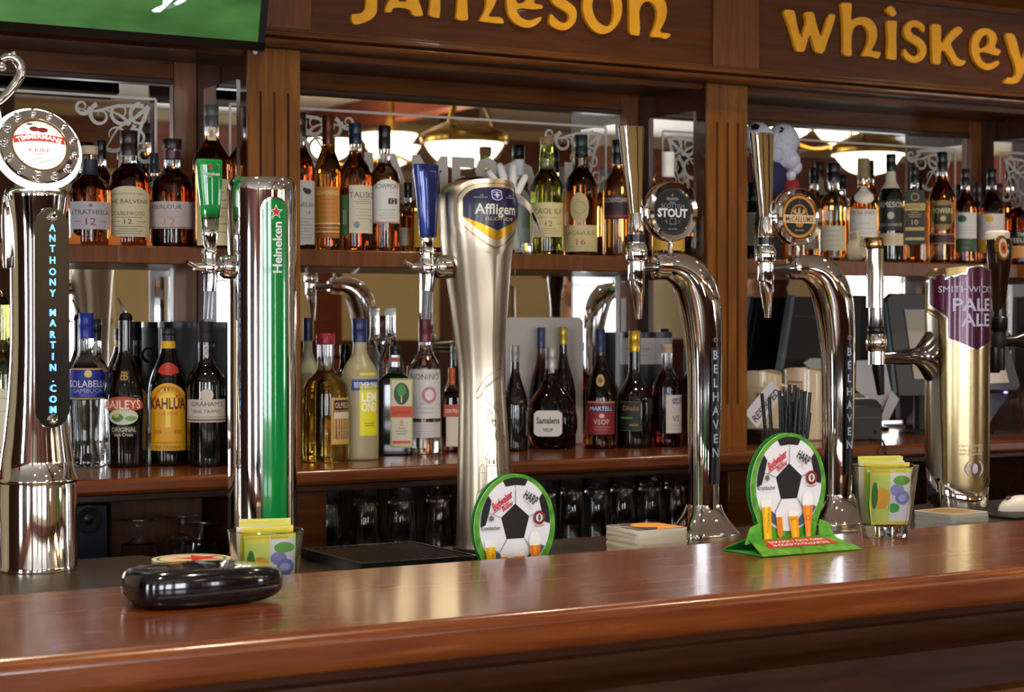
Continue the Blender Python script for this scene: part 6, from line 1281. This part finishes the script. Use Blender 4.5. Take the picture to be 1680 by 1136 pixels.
# brown leather hat on a bottle
D_ = 3.60; D_ = 3.625; c = P(779, 300, D_); sL = S(779, D_); rt = root('leather_hat', (c.x, D_, ZS), 'brown leather hat on a stand behind the champagne-coloured font', 'hat')
b = MB(); BR = noise_mat('brown_leather', '3a1c12', '5c2c1a', (1, 1, 1), 30, .35)
b.lathe((c.x, D_, 0), chaikin([(48/sL, P(783, 318, D_).z), (52/sL, P(783, 316, D_).z), (44/sL, P(783, 312, D_).z), (38/sL, P(783, 304, D_).z), (30/sL, P(783, 294, D_).z), (12/sL, P(783, 290, D_).z), (1/sL, P(783, 290, D_).z)], 2), BR, 32); b.build('crown', rt)
b = MB(); b.lathe((c.x, D_, ZS), [(.035, .0004), (.035, .006), (.008, .01), (.008, P(783, 317, D_).z-ZS)], BLKM, 20); b.build('stand', rt)
# plush football hat
D_ = 3.56; rt = root('football_hat', (P(1262, 320, D_).x, D_, ZS), 'plush football supporter hat with white fur, blue and red panels in the right bay', 'hat'); sL = S(1262, D_)
FUR = noise_mat('white_fur', 'b9bcd0', 'dcdce6', (1, 1, 1), 120, .9, bump=1.0); KB = pc('141418', .8)
b = MB(); ball(b, P(1243, 226, D_), 27/sL, FUR, 1, .9, .95); ball(b, P(1284, 232, D_-.004), 29/sL, FUR, 1, .9, 1.0); b.build('football_lobes', rt)
b = MB()
for px, py, dc in ((1240, 211, (1243, 226)), (1280, 216, (1284, 232)), (1304, 240, (1284, 232)), (1262, 205, (1243, 226))):
    cc = P(*dc, D_-.002); a = P(px, py, D_-.02); n_ = (a-cc).normalized(); R_ = (28 if dc[0] > 1250 else 26.4)/sL*1.0; ux = n_.cross(Vector((0, 0, 1))).normalized(); uz = ux.cross(n_)
    mpb = lambda u, v, w_: cc+(n_*R_+ux*u+uz*v).normalized()*(R_+.0012+w_)
    art(b, mpb, [('p', [(.0115*math.cos(PI/2+2*PI*q/5), .0115*math.sin(PI/2+2*PI*q/5)) for q in range(5)], KB)])
b.build('black_patches', rt, recalc=False)
b = MB()
random.seed(3)
for px, py, r in ((1296, 262, 17), (1303, 274, 13), (1288, 250, 18), (1297, 288, 9), (1280, 262, 14), (1272, 254, 15)): ball(b, P(px, py, D_-.012+random.uniform(-.004, .004)), r/sL, FUR)
b.build('fur_trim', rt)
b = MB(); ball(b, P(1262, 292, D_), 30/sL, pc('1c2450', .8), 1.0, .8, 1.25); b.build('blue_panel', rt)
b = MB(); ball(b, P(1297, 310, D_), 20/sL, noise_mat('red_knit', '7c1c20', 'a02c2c', (1, 1, 1), 90, .9), .8, .7, 1.2); b.build('red_panel', rt)
b = MB(); b.lathe((P(1262, 320, D_).x, D_, ZS+.0004), [(.028, 0), (.030, .05), (.035, .085), (.030, .12)], pc('15161c', .8), 24); b.build('black_lining', rt)
# cream jug
D_ = 3.57; c = P(1402, 400, D_); sL = S(1402, D_); rt = root('cream_jug', (c.x, D_, ZS), 'small cream ceramic jug lying on the upper shelf beside the dark green bottle', 'jug')
CR = pc('cfc4a4', .3); b = MB(); ax = Vector((.35, -.9, .2)).normalized(); ux = ax.cross(Vector((0, 0, 1))).normalized(); uz = ux.cross(ax); o = Vector((c.x, D_, ZS+.0285))-ax*.02
b.loft([[o+ax*z+ux*r*math.cos(2*PI*k/28)+uz*r*math.sin(2*PI*k/28) for k in range(28)] for r, z in ((.016, 0), (.024, .004), (.0275, .02), (.026, .040), (.024, .046), (.022, .045), (.021, .02), (.004, .006))], CR); b.build('body', rt)
b = MB(); b.tube([o+ax*.035+uz*.026, o+ax*.035+uz*.042, o+ax*.012+uz*.044, o+ax*.008+uz*.024], .0035, CR, 10); b.build('handle', rt)
# off-white panel added in place of a white reflection in the lower mirror
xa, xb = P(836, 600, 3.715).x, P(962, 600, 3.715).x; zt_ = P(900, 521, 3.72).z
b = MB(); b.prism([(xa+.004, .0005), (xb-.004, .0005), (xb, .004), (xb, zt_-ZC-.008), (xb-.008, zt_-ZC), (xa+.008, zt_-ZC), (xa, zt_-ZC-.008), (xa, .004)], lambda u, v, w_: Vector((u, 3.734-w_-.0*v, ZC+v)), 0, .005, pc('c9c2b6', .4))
tag(b.build('mirror_reflection_panel', None, bevel=.001, loc=((xa+xb)/2, 3.73, ZC)), 'off-white panel standing in for a reflection in the mirror behind the cognac bottles', 'board')
# ceramic mugs
CM = mat('cream_ceramic', 'd0bfa2', .22, coat=.4)
def mug(px, top, wd, D, label, art_):
    c = P(px, 530, D); R = wd/2/S(px, D); H = P(px, top, D).z-ZC; rt = root('ceramic_mug', (c.x, D, ZC), label, 'mug', 'cream mugs on the back counter'); n = 48; b = MB(); rings = []
    for r, z, wv in ((.93, .0005, 0), (1, .004, 0), (1, H*.5, 0), (1.0, H*.93, 0), (.985, H, 1), (.94, H, 1), (.93, H*.9, 0), (.92, .01, 0)):
        rings.append([Vector((c.x+R*r*math.cos(2*PI*k/n), D+R*r*math.sin(2*PI*k/n), ZC+z+wv*.005*math.sin(2*(2*PI*k/n)+.6))) for k in range(n)])
    b.loft(rings, CM); b.build('body', rt)
    b = MB(); ph = facing(c); art(b, cyl_map(c.x, D, R, ZC+H*.58, ph), art_(R, H)); b.build('print', rt, recalc=False)
    b = MB(); a = ph+1.25; d = Vector((math.sin(a), -math.cos(a), 0)); o = Vector((c.x, D, ZC)); b.tube([o+d*R*.95+Vector((0, 0, H*.82)), o+d*(R+.02)+Vector((0, 0, H*.78)), o+d*(R+.024)+Vector((0, 0, H*.5)), o+d*(R+.012)+Vector((0, 0, H*.25)), o+d*R*.95+Vector((0, 0, H*.2))], .005, CM, 12); b.build('handle', rt)
RDT = pc('b03428'); PN = pc('b9b08a')
mug(1250, 611, 66, 3.60, 'cream mug with red lettering behind the reserved card', lambda R, H: [('r', 0, 0, R*1.5, H*.42, PN), ('r', 0, 0, R*1.42, H*.39, pc('c9bf9a')), ('t', 'My Co', R*.18, H*.10, .010, RDT, {'w': R*.9, 'b': .03}), ('t', 'My C', -R*.05, -H*.04, .010, RDT, {'w': R*.75, 'b': .03})])
mug(1318, 606, 66, 3.585, 'cream mug with wavy rim and small framed print behind the straws', lambda R, H: [('r', -R*.45, H*.08, R*.8, H*.36, pc('8a6a4a')), ('r', -R*.45, H*.08, R*.7, H*.31, pc('c9b79a')), ('r', -R*.45, H*.10, R*.4, .003, RDT)])
# menus and the reserved card
mn = Q(1258, 722, ZC)
for i in range(7):
    b = MB(); a = .03*math.sin(i*2.1); o = Vector((P(1262, 700, 3.50).x, 3.505, ZC+.0025+i*.0050)); b.obox(o, (.043*math.cos(a), .043*math.sin(a), 0), (-.032*math.sin(a), .032*math.cos(a), 0), (0, 0, .0023), noise_mat('menu_cover', '221410', '33201a', (1, 1, 1), 40, .5))
    tag(b.build('menu_folder', None, bevel=.0008, loc=o), ['lowest dark brown menu folder of the pile under the reserved card', 'second lowest menu folder of the pile under the reserved card', 'third menu folder from below, under the reserved card', 'middle menu folder of the pile under the reserved card', 'third menu folder from above, under the reserved card', 'menu folder just below the topmost, under the reserved card', 'topmost menu folder, carrying the reserved card'][i], 'menu', 'menu folders under the reserved card')
yc = 3.50; c = P(1254, 663, yc); mpC = plane_map(c, (1, 0, 0), (0, .15, 1)); rr = math.radians(41); b = MB()
def rot2(x, y): return (x*math.cos(rr)-y*math.sin(rr), x*math.sin(rr)+y*math.cos(rr))
b.prism([rot2(x, y) for x, y in ((-.058, -.024), (.058, -.024), (.058, .024), (-.058, .024))], mpC, -.001, 0, pc('c6c4d2'))
art(b, mpC, [('t', 'RESERVED', .004, -.003, .017, pc('1a1a1e'), {'rot': 41, 'w': .104, 'b': .02})], .0002)
tag(b.build('reserved_card', None, recalc=False, loc=c), 'tilted white card reading RESERVED propped on the dark menu folders', 'card')
# till monitors, printer, papers, tablet
def quadslab(b, pts, Y, th, ma, dY=0):
    ps = [P(x, y, Y+(dY*i/3 if dY else 0)) for i, (x, y) in enumerate(pts)]; q = [p+Vector((0, th, 0)) for p in ps]; n = len(ps)
    b.add(ps+q, [tuple(range(n)), tuple(reversed(range(n, 2*n)))]+[(i, (i+1) % n, n+(i+1) % n, n+i) for i in range(n)], ma)
rt = root('till_monitor', (P(1345, 700, 3.66).x, 3.66, ZC), 'black till monitor seen from behind between the two curved chrome fonts', 'monitor')
b = MB(); quadslab(b, [(1283, 612), (1303, 487), (1412, 487), (1412, 612)], 3.655, .03, BLKM); b.build('case', rt, bevel=.002)
b = MB(); quadslab(b, [(1279, 612), (1299, 485), (1305, 485), (1285, 612)], 3.648, .02, mat('grey_edge', '4f5c63', .4)); b.build('edge', rt, bevel=.001)
b = MB(); quadslab(b, [(1302, 516), (1352, 520), (1352, 524), (1302, 520)], 3.652, .004, mat('vent_grey', '2c3034', .5)); b.build('vent', rt)
b = MB(); b.tube([P(1365, 600, 3.68), Vector((P(1365, 600, 3.68).x, 3.68, ZC+.012))], .016, BLKM, 14); b.lathe((P(1365, 600, 3.67).x, 3.665, ZC+.0005), [(.06, 0), (.06, .006), (.02, .012)], BLKM, 28); b.build('stand', rt)
rt = root('touch_till', (P(1490, 700, 3.62).x, 3.62, ZC), 'dark grey touch-screen till with pale screen left of the burgundy font', 'monitor')
b = MB(); quadslab(b, [(1475, 650), (1456, 490), (1466, 481), (1540, 484), (1545, 650)], 3.62, .02, mat('till_grey', '3c3a3c', .4)); b.build('case', rt, bevel=.002)
b = MB(); quadslab(b, [(1500, 622), (1484, 508), (1540, 508), (1541, 622)], 3.617, .002, mat('till_screen', '9c8c78', .3)); b.build('screen', rt)
b = MB(); quadslab(b, [(1458, 560), (1452, 500), (1455, 493), (1472, 645), (1466, 648)], 3.625, .018, mat('teal_edge', '4a6068', .4)); b.build('edge', rt)
b = MB(); b.tube([P(1510, 640, 3.64), Vector((P(1510, 640, 3.64).x, 3.64, ZC+.01))], .018, BLKM, 14); b.lathe((P(1510, 640, 3.64).x, 3.64, ZC+.0005), [(.055, 0), (.055, .006), (.02, .012)], BLKM, 28); b.build('stand', rt)
rt = root('receipt_printer', (P(1432, 700, 3.52).x, 3.52, ZC), 'dark grey receipt printer on the back counter below the till screens', 'printer')
x0, x1 = P(1398, 700, 3.48).x, P(1448, 700, 3.48).x; zt_ = P(1430, 655, 3.48).z
b = MB(); xp = [(3.48, ZC+.0005), (3.48, zt_-.018), (3.50, zt_-.003), (3.53, zt_), (3.60, zt_), (3.60, ZC+.0005)]; xprism(b, xp, x0, x1, mat('printer_grey', '232325', .4)); b.build('case', rt, bevel=.003)
b = MB(); b.box((x0+.004, 3.4785, zt_-.046), (x1-.004, 3.481, zt_-.044), GREY); b.box((x0+.01, 3.515, zt_-.0005), (x1-.01, 3.519, zt_+.0015), WHITE); b.build('paper_slot', rt)
b = MB(); c = P(1437, 708, 3.478); ball(b, c, .0045, BLK, 1, .6, 1); b.build('button', rt)
for k, (pts, yy, lb) in enumerate((([(1333,608),(1318,596),(1330,588),(1400,590),(1404,612)], 3.60, 'grey-green sheet of paper lying behind the cream mugs'), ([(1405,592),(1452,590),(1462,640),(1440,690),(1424,655),(1404,640)], 3.575, 'crumpled white paper hanging over the receipt printer'), ([(1462,640),(1475,655),(1458,690),(1444,690)], 3.56, 'white paper corner poking out beside the receipt printer'))):
    b = MB(); quadslab(b, pts, yy, .0012, pc('a4a8b0' if k else '8a9490')); o_ = P(*pts[0], yy); tag(b.build('sheet_of_paper', None, loc=o_), lb, 'paper', 'papers at the till')
rt = root('tablet_till', (P(1640, 700, 3.56).x, 3.56, ZC), 'grey tablet with pale screen on a slanted stand right of the burgundy font', 'tablet')
b = MB(); quadslab(b, [(1606, 640), (1612, 560), (1653, 562), (1674, 632), (1668, 641)], 3.56, .012, mat('tablet_grey', '55565a', .4)); b.build('case', rt, bevel=.002)
b = MB(); quadslab(b, [(1612, 630), (1614, 572), (1640, 572), (1656, 628)], 3.5575, .002, mat('tablet_screen', 'b9a898', .3, emit=.12)); b.build('screen', rt)
b = MB(); quadslab(b, [(1610, 645), (1658, 646), (1622, 697), (1612, 697)], 3.575, .02, mat('stand_grey', '4c4c58', .4)); b.build('stand', rt, bevel=.002)
b = MB(); ball(b, P(1650, 644, 3.556), .0035, mat('blue_led', (.2, .15, 1), .4, emit=4), 2, 1, .8); b.build('indicator_light', rt)
b = MB(); fz = P(1640, 701, 3.56); b.box((fz.x-.05, 3.53, ZC+.0005), (fz.x+.05, 3.62, ZC+.006), BLKM); b.tube([P(1618, 690, 3.585), Vector((P(1618, 690, 3.585).x, 3.585, ZC+.006))], .006, BLKM, 10); b.build('base', rt)
b = MB(); pth = [P(1436, 712, 3.45)[:], P(1444, 714, 3.40)[:], P(1449, 722, 3.315)[:], P(1453, 745, 3.305)[:], P(1455, 780, 3.31)[:], P(1455, 830, 3.31)[:]]; pth[0] = (pth[0][0], 3.47, ZC+.004); pth[1] = (pth[1][0], 3.40, ZC+.0035)
b.tube(chaikin(pth, 2), .0028, BLK, 8); tag(b.build('power_cable', None, loc=pth[1]), 'thin black cable running off the back counter below the till', 'cable')
# chrome spot of paper on the counter, far right
b = MB(); p_ = Q(1672, 707, ZC); b.box((p_.x-.02, p_.y-.02, ZC+.0004), (p_.x+.07, p_.y+.03, ZC+.002), WHITE); tag(b.build('receipt_slip', None, loc=(p_.x, p_.y, ZC)), 'white slip of paper lying flat on the back counter at the right edge', 'paper')

# ================================================================ GUESTS SEEN IN THE MIRRORS
def person(x, y, face, top, hairc, label, long_hair=False, h=1.72):
    """standing figure: one skinned body, clothing coloured by height, hair as a child; face = direction the person looks"""
    rt = root('person', (x, y, 0), label, 'person', 'guests seen in the mirror')
    SK = mat('skin', 'b98468', .5); fx, fy = math.cos(face), math.sin(face); sx, sy = -fy, fx; k = h/1.72
    def W(s, f, z): return Vector((x+sx*s*k+fx*f*k, y+sy*s*k+fy*f*k, z*k))
    V = []; E = []; Rr = []
    def v(p, r): V.append(p); Rr.append(r*k); return len(V)-1
    def chain(i, lst):
        for p, r in lst: j = v(p, r); E.append((i, j)); i = j
        return i
    pv = v(W(0, 0, .95), .13)
    ch = chain(pv, [(W(0, 0, 1.10), .115), (W(0, .01, 1.28), .135), (W(0, 0, 1.42), .10), (W(0, .005, 1.49), .052), (W(0, .015, 1.55), .05)])
    n_ch = 3
    for s in (-1, 1):
        chain(n_ch-1, [(W(s*.17, 0, 1.38), .058), (W(s*.22, -.01, 1.14), .042), (W(s*.20, .14, .98), .034), (W(s*.18, .24, .99), .026)])
        chain(0, [(W(s*.09, 0, .86), .09), (W(s*.10, .01, .50), .058), (W(s*.10, -.01, .10), .04), (W(s*.10, .10, .045), .035)])
    me = bpy.data.meshes.new('body'); me.from_pydata([p-Vector((x, y, 0)) for p in V], E, []); o = bpy.data.objects.new('body', me); COL.objects.link(o); o.parent = rt
    md = o.modifiers.new('skin', 'SKIN')
    for i, sv in enumerate(me.skin_vertices[0].data): sv.radius = (Rr[i], Rr[i]); sv.use_root = (i == 0)
    o.modifiers.new('sub', 'SUBSURF').levels = 2; o.modifiers['sub'].render_levels = 2
    dg = bpy.context.evaluated_depsgraph_get(); me2 = bpy.data.meshes.new_from_object(o.evaluated_get(dg)); bpy.data.objects.remove(o)
    # head with nose, brow and chin, fused into the same body mesh
    b = MB(); b.v = [p.co+Vector((x, y, 0)) for p in me2.vertices]; b.f = [list(f.vertices) for f in me2.polygons]
    cl = pc(top, .8); tr = pc('1c1f28', .8); b.ms = [SK, cl, tr]; b.fm = []
    for f in me2.polygons:
        z = f.center.z/k; lat = math.hypot(f.center.x, f.center.y)/k
        b.fm.append(0 if z > 1.455 or (lat > .19 and z < 1.04 and z > .9) else (1 if z > .92 else 2))
    hc = W(0, .03, 1.635); rings = []
    for i in range(17):
        t = -PI/2+PI*i/16; rr = max(math.cos(t), .02); ring = []
        for q in range(24):
            a = 2*PI*q/24; f_, s_ = math.cos(a), math.sin(a); X = .098*rr*f_; S_ = .074*rr*s_; Zz = .118*math.sin(t)
            if Zz < -.03: S_ *= 1-.28*min(1, (-.03-Zz)/.08); X *= .96
            if f_ > .93 and -.045 < Zz < .015: X += .020*(1-abs(Zz+.022)/.04)
            if f_ > .6 and .008 < Zz < .035 and abs(s_) > .15: X -= .006
            ring.append(hc+Vector((sx*S_+fx*X, sy*S_+fy*X, Zz))*k)
        rings.append(ring)
    b.loft(rings, SK)
    for s in (-1, 1): ball(b, hc+Vector((sx*.074*s, sy*.074*s, -.005))*k, .02*k, SK, .7, .7, 1.4, 12)
    b.build('body', rt, sharp=80)
    b = MB()
    for s in (-1, 1): ball(b, hc+Vector((sx*.028*s+fx*.083, sy*.028*s+fy*.083, .012))*k, .011*k, pc('20150f'), seg=10)
    b.build('eyes', rt)
    b = MB(); ball(b, hc+Vector((fx*.087, fy*.087, -.062))*k, .018*k, pc('8a3c38'), .8 if abs(sx) > .5 else .4, .8 if abs(sy) > .5 else .4, .3, 12); b.build('mouth', rt)
    b = MB(); HR = noise_mat('hair_'+hairc, hairc, hairc, (1, 1, 1), 60, .7, bump=.6); ball(b, hc+Vector((-fx*.018, -fy*.018, .022))*k, .108*k, HR, 1, 1, 1.03)
    b.v = [p if (p-hc).dot(Vector((fx, fy, -.55))) < .045*k else p+(hc-p)*.22 for p in b.v]
    if long_hair: ball(b, hc+Vector((-fx*.055, -fy*.055, -.12))*k, .085*k, HR, 1, 1, 1.9)
    b.build('hair', rt)
person(6.3, -2.5, PI*.95, '1e1c22', '241812', 'man in dark clothes standing across the room, reflected above the off-white panel')
person(5.55, .40, PI*.92, 'b99a4a', '5a3a22', 'woman with long brown hair and yellow top, reflected beside the black till monitor', True, 1.70)
